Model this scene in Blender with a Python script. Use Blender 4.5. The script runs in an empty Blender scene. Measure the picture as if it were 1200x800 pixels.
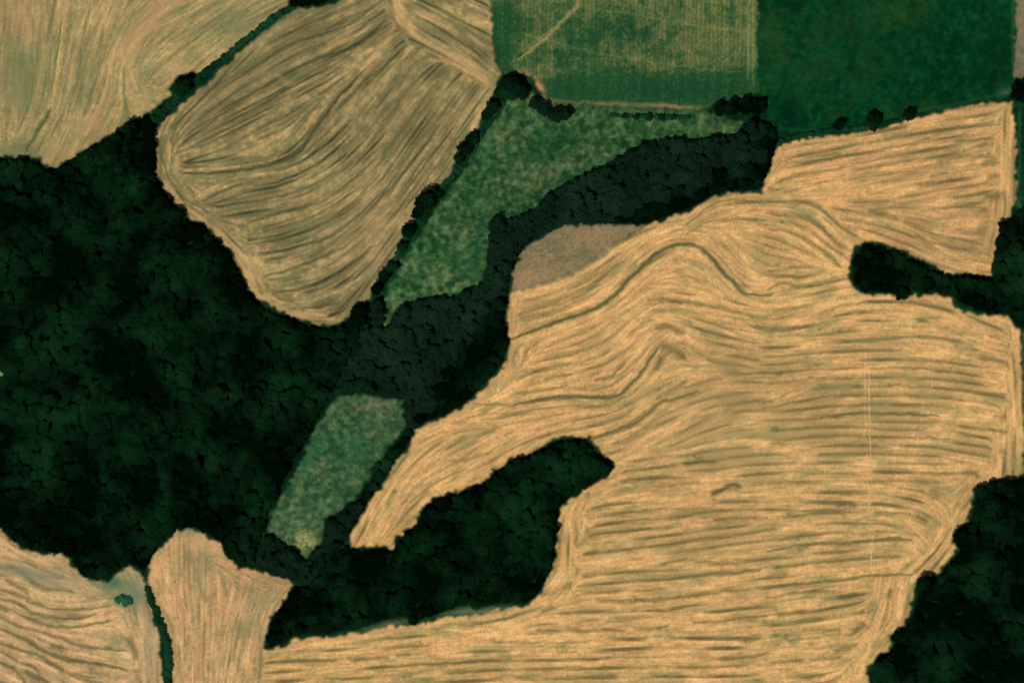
import bpy, math, random, time
import numpy as np
T0 = time.time()
random.seed(7)
RNG = np.random.default_rng(11)
scene = bpy.context.scene
MPP = 0.5                      # metres per photograph pixel

def W(px, py):
    return ((px - 600.0) * MPP, (400.0 - py) * MPP)

# ------------------------------------------------------------------ camera
cam_data = bpy.data.cameras.new("camera")
cam = bpy.data.objects.new("camera", cam_data)
scene.collection.objects.link(cam)
CAM_Z = 4200.0
cam.location = (0, 0, CAM_Z)
cam.rotation_euler = (0, 0, 0)
cam_data.sensor_width = 36.0
cam_data.lens = 36.0 * CAM_Z / (1200 * MPP)
cam_data.clip_start = 10.0
cam_data.clip_end = 30000.0
scene.camera = cam
scene.render.resolution_x = 1024
scene.render.resolution_y = 682
scene.cycles.filter_width = 1.6

# ------------------------------------------------------------------ light
SUN_EL, SUN_AZ = 61.0, 218.0          # azimuth clockwise from north: sun in the south-west
world = bpy.data.worlds.new("World"); scene.world = world; world.use_nodes = True
wn = world.node_tree.nodes; wl = world.node_tree.links
sky = wn.new("ShaderNodeTexSky"); sky.sky_type = 'NISHITA'; sky.sun_disc = False
sky.sun_elevation = math.radians(SUN_EL); sky.sun_rotation = math.radians(SUN_AZ)
wl.new(sky.outputs[0], wn["Background"].inputs[0]); wn["Background"].inputs[1].default_value = 0.05
sd = bpy.data.lights.new("sun", 'SUN'); sd.energy = 3.7; sd.angle = math.radians(0.6); sd.color = (1, 0.96, 0.9)
sun = bpy.data.objects.new("sun", sd); scene.collection.objects.link(sun)
sun.rotation_euler = (math.radians(90 - SUN_EL), 0, math.radians(180 - SUN_AZ))
scene.view_settings.view_transform = 'Standard'; scene.view_settings.look = 'None'
scene.view_settings.exposure = 0.0; scene.view_settings.gamma = 1.0
scene.view_settings.use_curve_mapping = False

# ------------------------------------------------------------------ helpers
def link(o, parent=None):
    scene.collection.objects.link(o)
    if parent: o.parent = parent
    return o
def tag(o, label=None, cat=None, group=None, kind=None):
    if label: o['label'] = label
    if cat: o['category'] = cat
    if group: o['group'] = group
    if kind: o['kind'] = kind
    return o
def s2l(c):
    c = np.asarray(c, float) / 255.0
    return np.where(c <= 0.04045, c / 12.92, ((c + 0.055) / 1.055) ** 2.4)

# ------------------------------------------------------------------ raster grid of the land (photo-pixel units, step ST)
ST = 1.05
NX, NY = 1260, 880
X0, Y0 = -60.0, -61.0
gx = X0 + ST * np.arange(NX); gy = Y0 + ST * np.arange(NY)
GX, GY = np.meshgrid(gx, gy)
FX = np.fft.rfftfreq(NX, ST)[None, :]; FY = np.fft.fftfreq(NY, ST)[:, None]
FR = np.sqrt(FX ** 2 + FY ** 2)
def noise(scale, seed, beta=None):
    """smooth unit-variance noise with features of about `scale` px"""
    r = np.random.default_rng(seed)
    f = np.fft.rfft2(r.standard_normal((NY, NX)))
    k = np.exp(-(FR * scale) ** 2 * 2.0)
    n = np.fft.irfft2(f * k, s=(NY, NX))
    return (n - n.mean()) / n.std()
def fract(scales, seed, p=0.6):
    out = 0; a = 1.0
    for i, s in enumerate(scales):
        out = out + a * noise(s, seed + i); a *= p
    return out / np.std(out)
def sm(x, a, b):
    t = np.clip((x - a) / (b - a), 0, 1); return t * t * (3 - 2 * t)

# ------------------------------------------------------------------ outlines, traced
P_A = [(-90,-90),(400,-90),(345,-4),(335,8),(300,37),(270,60),(238,86),(226,84),(213,88),(203,98),(199,112),(172,134),(155,141),(140,150),(120,165),(95,179),(80,190),(62,200),(52,198),(40,188),(20,187),(-90,187)]
P_B = [(410,-90),(572,-90),(575,0),(578,60),(585,88),(578,105),(572,122),(560,146),(545,168),(533,192),(527,203),(512,215),(495,229),(486,246),(484,260),(473,268),(470,286),(459,303),(445,323),(437,340),(433,350),(415,360),(410,370),(403,378),(387,382),(362,379),(325,366),(300,351),(288,335),(282,317),(270,295),(247,272),(225,259),(207,242),(191,222),(182,200),(181,175),(184,155),(192,143),(225,113),(262,78),(303,44),(345,12),(372,10),(400,3)]
P_C = [(572,-90),(887,-90),(888,60),(889,106),(880,112),(868,116),(855,120),(842,117),(832,124),(826,129),(800,128),(760,126),(720,125),(680,122),(655,120),(640,122),(625,92),(608,84),(595,86),(586,84),(580,60),(575,0)]
P_D = [(889,-90),(1188,-90),(1189,100),(1182,114),(1150,119),(1100,129),(1050,141),(1000,150),(950,154),(915,158),(903,145),(896,118),(889,105)]
P_E = [(907,178),(912,172),(932,165),(960,160),(1000,157),(1030,151),(1062,143),(1100,132),(1130,124),(1160,121),(1187,121),(1190,150),(1191,235),(1186,250),(1176,262),(1170,285),(1165,300),(1162,318),(1160,326),(1150,325),(1145,320),(1125,322),(1107,320),(1085,312),(1062,299),(1050,292),(1032,287),(1017,284),(1007,286),(1003,286),(985,262),(970,247),(945,234),(920,231),(893,229),(898,212),(905,195)]
P_F = [(893,229),(920,231),(945,234),(970,247),(985,262),(1003,286),(998,294),(996,302),(996,330),(1000,340),(1012,345),(1032,345),(1045,348),(1055,352),(1065,350),(1070,346),(1100,346),(1112,350),(1122,360),(1137,366),(1157,371),(1177,370),(1187,380),(1196,388),(1199,470),(1199,552),(1192,560),(1162,562),(1140,572),(1137,580),(1139,590),(1136,604),(1130,614),(1117,620),(1114,632),(1121,642),(1110,657),(1095,672),(1080,675),(1071,682),(1072,695),(1067,710),(1060,732),(1050,740),(1040,745),(1046,752),(1040,760),(1025,767),(1017,785),(1016,890),(304,890),(306,800),(308,760),(320,759),(335,759),(342,751),(362,746),(385,746),(425,741),(455,735),(485,733),(512,727),(540,722),(562,720),(600,710),(619,710),(635,692),(647,670),(651,650),(651,630),(656,619),(654,602),(662,591),(677,580),(700,567),(717,555),(717,547),(702,535),(695,522),(687,514),(655,514),(640,520),(615,535),(600,537),(577,550),(570,560),(555,570),(530,579),(507,582),(490,597),(490,605),(480,620),(462,630),(462,640),(450,646),(446,641),(430,645),(410,641),(410,632),(420,610),(427,600),(440,580),(455,560),(462,545),(479,527),(487,505),(500,497),(525,487),(550,475),(560,462),(575,447),(590,430),(597,407),(598,397),(592,375),(595,360),(600,342),(640,333),(672,322),(700,305),(722,287),(755,266),(775,259),(805,250),(832,234),(850,228),(880,228)]
P_G = [(-90,550),(0,621),(12,632),(25,641),(50,649),(70,649),(80,652),(87,667),(97,676),(107,680),(122,683),(140,672),(150,664),(160,667),(168,676),(170,690),(178,715),(187,750),(190,800),(190,890),(-90,890)]
P_H = [(174,682),(176,657),(190,640),(210,622),(225,620),(242,627),(257,637),(262,652),(280,666),(300,668),(320,675),(337,677),(342,686),(332,705),(322,716),(312,733),(310,750),(308,760),(306,800),(304,890),(201,890),(203,800),(202,765),(195,740),(182,712)]
P_I = [(600,342),(601,327),(604,312),(615,293),(640,277),(662,266),(705,263),(755,264),(722,287),(700,305),(672,322),(640,333)]
P_J = [(596,112),(585,135),(565,165),(545,198),(522,228),(500,262),(478,298),(458,333),(450,350),(447,392),(456,376),(466,360),(485,352),(507,347),(532,348),(550,337),(565,333),(570,312),(573,287),(573,265),(586,259),(600,257),(624,248),(640,229),(662,214),(690,203),(709,194),(722,184),(752,169),(780,162),(812,164),(834,161),(864,157),(872,144),(845,136),(826,131),(800,129),(760,127),(720,126),(680,123),(655,121),(640,123),(632,110),(612,108)]
P_K = [(408,462),(425,462),(450,468),(474,470),(471,490),(477,500),(461,518),(449,531),(435,545),(433,560),(419,580),(401,594),(393,602),(378,605),(379,620),(377,635),(366,643),(357,656),(346,643),(331,633),(314,624),(318,604),(330,582),(342,562),(357,532),(367,508),(382,483),(395,466)]
P_M = [(1190,-90),(1290,-90),(1290,95),(1196,95),(1190,90)]
P_L = [(1194,122),(1290,110),(1290,262),(1205,262),(1194,250)]
P_L2 = [(1200,388),(1290,385),(1290,556),(1201,556)]
P_N = [(-90,392),(2,388),(6,400),(5,440),(1,452),(-90,460)]

def inside(poly, X, Y):
    p = np.array(poly, float); r = np.zeros(X.shape, bool)
    x0, x1, y0, y1 = p[:,0].min(), p[:,0].max(), p[:,1].min(), p[:,1].max()
    m = (X >= x0) & (X <= x1) & (Y >= y0) & (Y <= y1)
    xs, ys = X[m], Y[m]; c = np.zeros(xs.shape, bool)
    q = np.roll(p, -1, 0)
    for (ax, ay), (bx, by) in zip(p, q):
        if ay == by: continue
        k = ((ay > ys) != (by > ys)) & (xs < (bx - ax) * (ys - ay) / (by - ay) + ax)
        c ^= k
    r[m] = c
    return r

wx = GX + 1.3 * noise(7, 21) + 0.45 * noise(2.0, 22)
wy = GY + 1.3 * noise(7, 23) + 0.45 * noise(2.0, 24)
FIELDS = [  # key, name, polygon
 ('A', P_A), ('B', P_B), ('C', P_C), ('D', P_D), ('E', P_E), ('G', P_G), ('H', P_H), ('F', P_F), ('I', P_I), ('J', P_J), ('K', P_K), ('M', P_M), ('L', P_L), ('L2', P_L2), ('N', P_N)]
ID = np.zeros((NY, NX), np.int8)
for i, (k, poly) in enumerate(FIELDS):
    m = inside(poly, wx, wy) & (ID == 0); ID[m] = i + 1
FI = {k: i + 1 for i, (k, p) in enumerate(FIELDS)}
W_WEST = [(-70,188),(20,188),(40,190),(52,200),(62,201),(80,191),(95,181),(120,167),(140,152),(155,143),(172,137),(180,150),(181,175),(180,202),(188,224),(205,245),(223,262),(245,275),(267,298),(279,319),(285,337),(298,354),(323,369),(361,383),(387,386),(407,381),(414,364),(430,358),(436,362),(420,395),(400,437),(382,470),(360,512),(342,545),(326,574),(314,600),(306,628),(296,655),(318,666),(308,668),(300,666),(281,663),(264,650),(260,635),(245,624),(226,617),(208,619),(188,637),(174,655),(172,676),(166,668),(152,660),(138,668),(122,680),(108,677),(98,672),(90,665),(83,650),(70,645),(50,646),(26,638),(13,629),(0,617),(-70,570)]
W_MIDDLE = [(438,352),(452,352),(447,392),(456,380),(467,362),(485,353),(507,348),(532,349),(551,337),(565,333),(570,312),(573,287),(573,266),(586,259),(601,256),(624,248),(640,230),(662,215),(690,204),(709,195),(722,185),(752,170),(780,163),(812,165),(834,162),(864,158),(871,144),(900,142),(910,158),(906,180),(897,208),(888,222),(850,224),(832,230),(805,245),(775,256),(755,262),(705,262),(662,263),(638,274),(612,290),(600,310),(596,327),(594,342),(590,360),(588,377),(594,397),(592,407),(586,429),(573,443),(557,459),(547,471),(524,484),(498,494),(485,502),(475,526),(459,543),(451,558),(436,578),(424,598),(416,610),(405,632),(392,648),(362,686),(340,678),(320,672),(298,656),(308,630),(318,628),(331,636),(346,646),(357,659),(368,646),(379,637),(382,606),(395,604),(403,596),(421,582),(436,561),(438,546),(451,533),(463,520),(480,500),(474,489),(477,468),(450,465),(425,459),(407,459),(394,463),(380,481),(365,506),(355,530),(340,559),(326,581),(315,600),(344,545),(362,512),(384,470),(402,437),(422,395)]
W_SOUTH = [(408,635),(409,644),(430,648),(446,644),(450,649),(465,643),(465,632),(482,622),(493,607),(493,600),(509,585),(531,582),(557,573),(572,563),(579,553),(602,540),(617,538),(642,523),(656,517),(686,517),(693,524),(700,537),(714,549),(714,554),(698,564),(675,577),(659,589),(651,600),(651,612),(648,626),(648,650),(644,669),(632,690),(617,706),(600,704),(575,708),(558,712),(548,706),(530,712),(512,719),(486,727),(472,720),(455,724),(425,734),(385,741),(362,740),(340,746),(333,755),(320,755),(314,749),(316,733),(325,717),(335,706),(344,688),(362,688),(392,650)]
W_NARROW = [(1010,290),(1018,288),(1032,291),(1050,296),(1062,303),(1085,316),(1107,324),(1125,326),(1145,325),(1152,330),(1163,330),(1166,318),(1168,300),(1173,285),(1179,265),(1190,252),(1200,240),(1290,235),(1290,390),(1206,386),(1192,380),(1180,366),(1157,366),(1139,361),(1126,355),(1114,346),(1100,341),(1070,341),(1063,345),(1055,346),(1045,343),(1012,340),(1004,335),(1001,328),(1001,302)]
W_SE = [(1163,567),(1192,565),(1206,560),(1290,560),(1290,880),(1021,880),(1021,787),(1030,770),(1044,763),(1050,752),(1056,744),(1065,734),(1072,712),(1077,697),(1076,684),(1084,680),(1099,676),(1115,660),(1126,642),(1120,632),(1121,624),(1132,618),(1140,606),(1143,590),(1142,581),(1145,575)]
W_TOP = [(338,-60),(400,-60),(396,-2),(380,6),(352,7),(342,2)]
# wood-edge shadow tint put into the ground colour: dark green strip on north-east sides
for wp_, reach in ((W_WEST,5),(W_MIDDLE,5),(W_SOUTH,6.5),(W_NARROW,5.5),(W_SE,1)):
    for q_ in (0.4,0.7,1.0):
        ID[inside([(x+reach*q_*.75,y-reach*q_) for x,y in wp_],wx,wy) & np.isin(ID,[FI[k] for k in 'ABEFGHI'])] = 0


def smooth_line(pts, step=3.0):
    """Catmull-Rom through the points, resampled"""
    p = np.array(pts, float); p = np.vstack([2*p[0]-p[1], p, 2*p[-1]-p[-2]]); out = []
    for i in range(1, len(p) - 2):
        n = max(2, int(np.hypot(*(p[i+1]-p[i])) / step))
        for t in np.arange(n) / n:
            a, b, c, d = p[i-1], p[i], p[i+1], p[i+2]
            out.append(0.5*((2*b)+(-a+c)*t+(2*a-5*b+4*c-d)*t*t+(-a+3*b-3*c+d)*t**3))
    out.append(p[-2]); return np.array(out)

# ------------------------------------------------------------------ guide lines: how the harvester went round each field
GUIDES = {
'F': [[(600,340),(662,325),(720,285),(760,265),(805,257),(832,237),(860,230),(900,232)],
 [(600,397),(650,377),(705,357),(740,325),(770,297),(797,286),(825,292),(850,320),(870,340),(900,342)],
 [(600,372),(650,360),(700,335),(740,300),(780,275),(810,270),(840,278),(862,300),(885,322),(920,325)],
 [(800,260),(840,236),(885,233),(945,236),(975,257),(1003,284)],
 [(800,290),(825,300),(850,325),(875,345),(910,345),(950,335),(994,325)],
 [(840,260),(880,252),(930,262),(960,285),(990,310)],
 [(710,390),(740,370),(760,352),(780,350),(812,355),(862,367),(900,375),(960,365),(1000,352)],
 [(600,475),(650,465),(720,466),(740,450),(760,427),(775,405),(785,392),(800,395),(825,415),(870,420),(900,425),(960,418)],
 [(600,440),(640,432),(690,425),(720,405),(745,380),(765,372),(800,378),(850,392),(900,402),(980,398)],
 [(690,517),(725,502),(750,492),(780,472),(817,459),(850,450),(900,450),(980,442)],
 [(775,512),(825,487),(862,475),(900,472),(960,450),(1020,446)],
 [(900,490),(950,487),(1000,485),(1100,485),(1170,492)],
 [(900,520),(1000,515),(1100,518),(1150,525)],[(740,560),(900,552),(1000,548),(1100,552)],
 [(700,600),(800,592),(900,585),(1000,580),(1080,588),(1110,610)],
 [(680,640),(812,630),(900,620),(1010,612),(1060,618),(1085,640)],
 [(680,665),(812,655),(900,648),(1010,637),(1070,632)],[(680,690),(812,682),(900,672),(1020,658)],
 [(640,722),(760,718),(900,705),(1020,688)],[(600,755),(760,745),(900,743),(1010,725)],
 [(330,775),(450,768),(600,758)],[(320,795),(600,775),(800,768),(1000,755)],[(320,850),(1000,840)],
 [(716,562),(690,580),(670,600),(665,640),(662,680),(645,705),(610,718)],
 [(672,600),(672,640),(670,680)],
 [(1000,362),(1060,362),(1110,368),(1150,390),(1190,402)],[(900,400),(1000,392),(1100,395),(1180,412)],
 [(1000,425),(1100,422),(1180,432)],[(1000,460),(1100,455),(1180,465)],
 [(1190,390),(1191,470),(1190,550)],[(1186,420),(1187,540)],
 [(425,610),(450,560),(480,518),(500,505),(560,480),(600,458)],[(440,625),(470,575),(520,530),(570,505),(640,490)],
 [(460,630),(500,585),(560,555),(610,530),(660,507),(700,500)],
 [(600,350),(604,390),(599,430),(578,455)],[(610,410),(606,430),(590,450)],
 [(520,500),(560,498),(580,510),(560,530)],
 [(1150,570),(1130,595),(1105,640),(1078,670)],[(1060,690),(1050,735),(1020,765),(1008,800)],[(1035,680),(1030,720),(1010,770)]],
'E': [[(905,205),(960,192),(1050,177),(1170,152)],[(920,182),(990,167),(1080,147),(1175,128)],[(900,228),(960,220),(1050,205),(1165,190)],
 [(960,235),(1010,238),(1080,228),(1165,215)],[(1010,270),(1060,285),(1100,305),(1155,318)],[(1000,250),(1050,262),(1100,285),(1150,300)],
 [(1060,255),(1110,262),(1160,258)],[(1183,130),(1184,180),(1182,240)],[(1176,130),(1176,240),(1166,290)],[(910,182),(900,222)]],
'B': [[(350,14),(292,48),(228,112),(195,150),(188,190),(212,235),(250,270),(285,310),(300,345),(340,368),(390,376),(415,352)],
 [(350,20),(300,55),(240,118),(203,155),(197,190),(220,230),(256,266),(293,306),(308,340),(345,360),(388,366),(408,350)],
 [(240,110),(300,77),(350,47),(400,28),(440,5)],[(225,150),(300,107),(342,82),(400,57),(450,27)],
 [(215,180),(260,160),(300,140),(350,110),(400,82),(450,45)],
 [(215,203),(260,201),(320,192),(350,175),(380,135),(400,110),(440,70),(470,45)],
 [(225,240),(280,215),(340,205),(400,170),(450,110),(490,60)],[(250,255),(320,240),(370,225),(430,180),(480,120),(520,80)],
 [(290,290),(350,275),(400,250),(440,215),(490,150),(540,90)],[(305,320),(350,310),(400,285),(450,240),(510,160),(555,100)],
 [(310,345),(360,335),(410,310),(455,265),(520,180),(570,105)],[(415,358),(440,325),(470,280),(520,205),(575,115)],
 [(340,362),(380,350),(420,325),(460,275)],
 [(475,5),(530,35),(578,75)],[(480,40),(530,68),(580,100)],[(490,-5),(575,30)],[(455,-40),(465,5),(480,30)]],
'A': [[(85,-10),(72,40),(66,90),(60,128),(42,160),(30,185)],[(20,0),(15,80),(10,180)],[(48,0),(45,60),(40,120),(20,170)],[(130,0),(112,50),(100,100),(88,150),(70,190)],
 [(190,0),(150,40),(132,80),(122,120),(98,155)],[(240,0),(180,35),(160,60),(152,85),(160,110),(180,118)],[(330,0),(250,45),(200,90)],[(290,0),(220,45),(180,80)]],
'G': [[(0,630),(30,645),(75,662),(110,690)],[(0,680),(30,687),(50,697),(82,702),(130,697)],[(0,700),(37,717),(87,725),(130,717)],[(0,718),(40,737),(87,750),(145,762)],
 [(0,737),(50,760),(87,777),(150,786)],[(0,760),(50,780),(80,800)],[(0,665),(20,665),(45,682),(90,690)],[(165,690),(176,730),(184,800)],[(158,700),(168,740),(174,800)]],
'H': [[(215,625),(215,680),(220,740),(215,800)],[(180,660),(185,700),(207,750),(208,800)],[(240,640),(240,700),(240,800)],[(290,680),(272,740),(262,800)],[(335,685),(312,725),(300,800)],[(220,625),(250,650),(300,675),(335,682)]],
'C': [[(600,-50),(600,120)],[(700,-50),(700,130)],[(800,-50),(800,130)],[(880,-50),(882,120)]],
}
# dark swaths that can be picked out one by one: points, half width px, strength
STROKES = [
 ([(600,397),(650,378),(705,357),(740,325),(770,297),(797,286),(822,291),(842,312),(856,328),(876,344),(905,346)],2.6,1.0),
 ([(596,372),(640,360),(680,345),(712,322)],1.6,.55),([(612,373),(640,366),(668,360)],3.0,.45),([(664,340),(700,322),(732,306)],2.0,.5),
 ([(602,341),(660,328),(700,305),(722,286),(742,270)],1.4,.45),
 ([(800,266),(818,252),(838,238),(868,234),(900,238)],1.5,.55),([(805,275),(825,262),(845,258),(870,262)],1.5,.45),
 ([(848,258),(880,258),(900,263)],2.0,.55),([(820,285),(840,300),(860,322),(880,338)],1.6,.6),
 ([(925,235),(950,238),(968,250),(984,265),(1004,276)],2.4,.85),([(940,250),(958,262),(975,280),(990,292)],1.8,.7),([(935,275),(950,285),(965,295),(985,312)],3.2,.6),
 ([(900,268),(925,272),(948,280)],1.6,.5),([(898,250),(930,254),(945,260)],1.4,.4),([(898,225),(930,222),(960,215),(990,205)],1.5,.35),
 ([(760,352),(778,350),(800,353),(830,358),(870,366)],2.4,.6),([(786,353),(796,354)],3.2,.8),
 ([(735,395),(748,382),(765,374)],2.0,.5),([(768,383),(785,382),(800,390)],3.5,.7),([(822,390),(840,392),(855,396)],3.0,.6),([(880,382),(905,388),(940,385)],1.8,.6),
 ([(900,340),(915,332),(935,335),(958,334)],2.0,.6),([(900,318),(918,316),(930,312)],1.8,.55),
 ([(600,475),(650,465),(700,466),(722,464),(740,450),(757,428),(770,408)],2.3,.9),([(604,462),(640,456),(665,452)],1.8,.6),([(638,444),(655,441),(670,438)],2.2,.65),
 ([(697,446),(716,441),(732,425)],1.9,.7),([(600,486),(640,478),(680,475)],1.3,.4),([(602,430),(605,412),(612,404)],1.6,.5),([(612,426),(618,410),(630,404)],1.8,.4),([(625,436),(645,430),(670,425)],1.3,.4),
 ([(660,455),(700,456),(722,448),(742,432)],1.4,.5),
 ([(695,513),(712,508),(735,500),(750,492),(772,473),(792,467),(818,458)],2.8,.8),([(770,468),(790,455),(805,447)],3.2,.6),([(770,432),(773,420)],3.6,.7),
 ([(775,406),(788,408),(802,418)],4.0,.75),([(828,420),(850,428),(868,438)],3.5,.5),([(845,402),(868,412)],1.3,.5),([(720,520),(740,515),(755,507)],2.6,.55),
 ([(740,510),(770,497),(790,490),(800,485)],2.2,.5),([(850,480),(862,474),(880,471),(905,470)],3.2,.7),([(820,490),(850,482),(900,481),(950,478)],1.9,.55),
 ([(802,543),(820,541),(840,542)],3.0,.9),([(810,545),(850,536),(870,532)],2.0,.4),
 ([(836,580),(848,572),(860,568),(868,571)],3.4,.9),([(982,592),(992,589),(1004,592)],3.2,.75),([(900,597),(960,598),(1005,594)],1.2,.6),
 ([(1094,575),(1099,580)],4.5,.6),([(1128,555),(1138,553),(1148,558)],3.5,.7),([(1025,552),(1045,552)],2.2,.6),([(1172,528),(1180,530)],3.0,.5),
 ([(900,450),(950,444),(1000,443)],1.8,.6),([(960,490),(985,486),(1020,484),(1060,485),(1100,487)],2.2,.85),([(940,493),(970,488),(990,488)],2.5,.6),([(900,480),(940,482)],2.4,.5),
 ([(900,519),(930,515),(960,508)],1.5,.55),([(950,523),(1000,521),(1020,521)],1.4,.65),([(1020,513),(1060,512),(1112,514)],1.3,.5),([(1020,432),(1060,430),(1120,436)],1.4,.6),
 ([(1020,453),(1060,452),(1110,455),(1180,462)],1.5,.6),([(1040,543),(1080,543),(1105,548)],1.5,.4),([(1160,503),(1180,506)],2.4,.6),([(1165,488),(1178,488)],2.4,.6),([(1150,420),(1178,424)],3.0,.55),([(1165,466),(1180,468)],3.0,.45),
 ([(775,640),(800,635),(830,630),(858,628)],2.8,.65),([(838,611),(870,607),(900,606)],2.8,.6),([(700,614),(740,610),(810,606)],1.4,.5),([(774,662),(800,656),(850,660),(890,656)],2.4,.6),
 ([(784,680),(800,675),(840,672),(890,668)],3.0,.75),([(745,692),(775,690)],3.5,.4),([(815,697),(845,693),(880,692)],2.6,.6),([(745,703),(775,702),(798,698)],2.2,.7),([(755,715),(780,715),(800,712)],1.7,.7),
 ([(875,690),(900,687),(940,685)],2.2,.4),([(812,729),(840,728),(870,724),(900,721)],1.8,.7),([(872,749),(890,747)],2.6,.7),([(842,772),(870,770),(900,765)],2.0,.6),([(635,697),(655,690),(668,684)],4.2,.7),
 ([(637,715),(648,711)],2.4,.6),([(658,718),(668,718)],2.2,.6),([(678,729),(690,727),(700,725)],3.0,.5),([(705,736),(732,738)],2.0,.65),([(743,737),(765,736),(784,732)],2.0,.65),([(630,738),(655,738)],1.9,.65),
 ([(700,701),(730,706),(745,706)],1.6,.45),([(608,754),(640,752),(690,752)],1.3,.5),([(655,764),(675,763)],1.4,.5),([(683,774),(700,773)],1.8,.5),([(730,771),(780,768)],1.2,.4),([(605,794),(630,793),(650,794)],2.6,.5),([(685,793),(722,793)],1.8,.5),
 ([(689,648),(700,645)],2.8,.6),([(676,642),(675,620),(676,605)],1.8,.5),([(674,672),(678,664)],2.0,.5),([(684,675),(698,674)],2.2,.6),([(689,620),(691,630)],1.7,.4),
 ([(900,646),(930,640),(960,637),(1000,637),(1030,632),(1055,629)],2.0,.75),([(900,632),(940,628),(980,624),(1000,624)],2.2,.55),([(910,664),(950,660),(1000,655),(1020,653)],1.8,.65),([(1035,653),(1055,653)],2.4,.6),
 ([(900,675),(920,673)],3.0,.5),([(950,682),(980,680),(1000,677),(1020,674),(1068,673)],1.8,.75),([(982,700),(998,697),(1012,696)],3.2,.85),([(900,700),(940,694),(980,692)],1.8,.6),([(1040,700),(1045,692)],3.4,.7),
 ([(913,722),(930,717),(945,716)],2.2,.6),([(940,740),(960,738),(985,738)],2.6,.55),([(1000,738),(1012,731)],3.4,.7),([(980,762),(995,759)],3.2,.6),([(950,773),(975,770),(985,768)],2.0,.7),([(905,776),(940,773)],1.8,.5),([(935,793),(965,791)],2.8,.5),
 ([(1010,720),(1022,714)],1.5,.6),([(1014,688),(1024,688)],1.8,.5),([(1075,605),(1085,610)],3.2,.6),([(1062,625),(1075,627)],1.5,.5),([(900,605),(950,602),(1000,600),(1050,601),(1075,604)],1.4,.4),
 ([(330,774),(360,774),(395,773)],1.6,.6),([(410,773),(430,771),(455,771)],2.4,.55),([(465,767),(480,766)],2.5,.5),([(470,778),(520,777),(560,774),(600,773)],1.4,.7),([(545,774),(570,773)],2.0,.5),([(530,787),(545,786)],2.2,.5),
 ([(540,732),(555,732)],2.6,.5),([(440,750),(500,743)],1.3,.4),([(575,750),(590,751)],1.8,.4),([(350,762),(400,760)],2.2,.35),([(328,797),(335,797)],3.0,.4),([(303,720),(306,760),(304,800)],1.8,.5),
 ([(560,512),(580,502),(585,500)],2.4,.5),([(525,540),(545,538),(575,530)],1.8,.5),([(510,530),(530,520),(545,510)],1.5,.4),([(472,600),(490,580),(520,560),(550,548)],1.8,.4),([(470,590),(500,560),(520,545)],1.4,.4),([(560,486),(600,483),(640,478)],1.2,.5),
 ([(615,520),(630,512),(645,508)],2.0,.5),([(553,474),(575,473),(598,475)],1.3,.6),
 # north-east field
 ([(930,190),(980,185),(1050,172),(1090,162)],1.5,.6),([(940,182),(965,180),(985,180)],3.4,.4),([(1000,200),(1040,193),(1075,186)],2.0,.45),([(1060,160),(1100,153),(1170,146)],1.6,.55),([(1120,165),(1150,163),(1165,163)],2.2,.7),
 ([(1080,178),(1120,172)],1.8,.45),([(1150,170),(1164,167)],4.0,.45),([(1100,188),(1140,183),(1165,185)],3.0,.5),([(1155,192),(1165,190)],4.5,.5),([(930,204),(960,200),(1000,195)],1.4,.45),([(1160,208),(1168,206)],3.2,.6),([(1090,207),(1110,203)],2.2,.6),
 ([(1159,230),(1170,229)],4.5,.85),([(1118,232),(1140,228),(1160,224)],1.8,.6),([(1000,238),(1040,236)],2.6,.5),([(1022,248),(1036,250)],4.0,.75),([(1080,247),(1130,242),(1160,246)],1.8,.55),([(1060,262),(1082,268)],3.4,.4),([(1145,250),(1158,252),(1150,272)],5.5,.4),
 ([(1072,275),(1090,286),(1100,292)],1.7,.5),([(1060,295),(1080,305),(1096,308)],1.6,.45),([(1115,292),(1140,292)],3.0,.4),([(920,170),(960,168),(1000,163)],1.3,.4),([(900,222),(920,224),(938,222)],2.5,.5),
 # west straw field
 ([(0,664),(20,666),(35,677),(50,687),(85,692)],3.0,.65),([(8,680),(22,686),(32,694)],2.4,.6),([(30,704),(60,712),(90,714),(130,709)],1.5,.7),([(0,701),(20,707),(40,718),(60,723),(90,724),(112,720)],1.9,.85),
 ([(0,712),(6,715)],3,.6),([(30,725),(60,733),(90,734),(130,727)],1.6,.75),([(0,737),(30,748),(50,762),(75,772),(110,777),(150,785)],2.0,.85),([(50,740),(75,750),(100,757),(145,762)],1.9,.75),
 ([(0,753),(25,762),(45,768),(60,778),(75,785)],1.9,.75),([(60,756),(72,761)],3.2,.7),([(0,762),(25,776),(40,782),(50,795)],1.8,.6),([(150,750),(158,762),(160,770)],4.2,.7),([(30,785),(50,796),(60,805)],1.8,.7),([(80,790),(110,794)],3.0,.4),([(48,675),(75,677)],1.8,.35),([(32,658),(42,662)],2.2,.4),
 ([(0,775),(14,782),(26,794),(32,803)],1.8,.7),([(160,785),(162,800)],2.4,.5),
 # south tongue
 ([(184,680),(187,695)],2.2,.6),([(230,665),(236,690),(240,705)],2.5,.6),([(242,650),(246,665)],3.6,.4),([(262,680),(265,695)],2.4,.6),([(277,682),(279,688)],3.5,.6),([(232,710),(233,725)],2.6,.6),([(280,730),(282,745)],4.6,.6),([(291,738),(292,742)],3.5,.5),([(222,650),(226,655)],4,.35),([(207,755),(210,770)],2.5,.5),([(248,745),(260,740)],3.5,.3),
 # loop field
 ([(215,203),(260,202),(320,193),(350,178),(372,148),(398,112),(440,70)],2.3,.85),([(303,77),(340,52),(400,33),(440,8)],1.6,.6),([(342,55),(370,40),(420,20)],1.4,.5),([(300,107),(342,82),(370,70),(420,52),(450,25)],1.8,.7),
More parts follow.
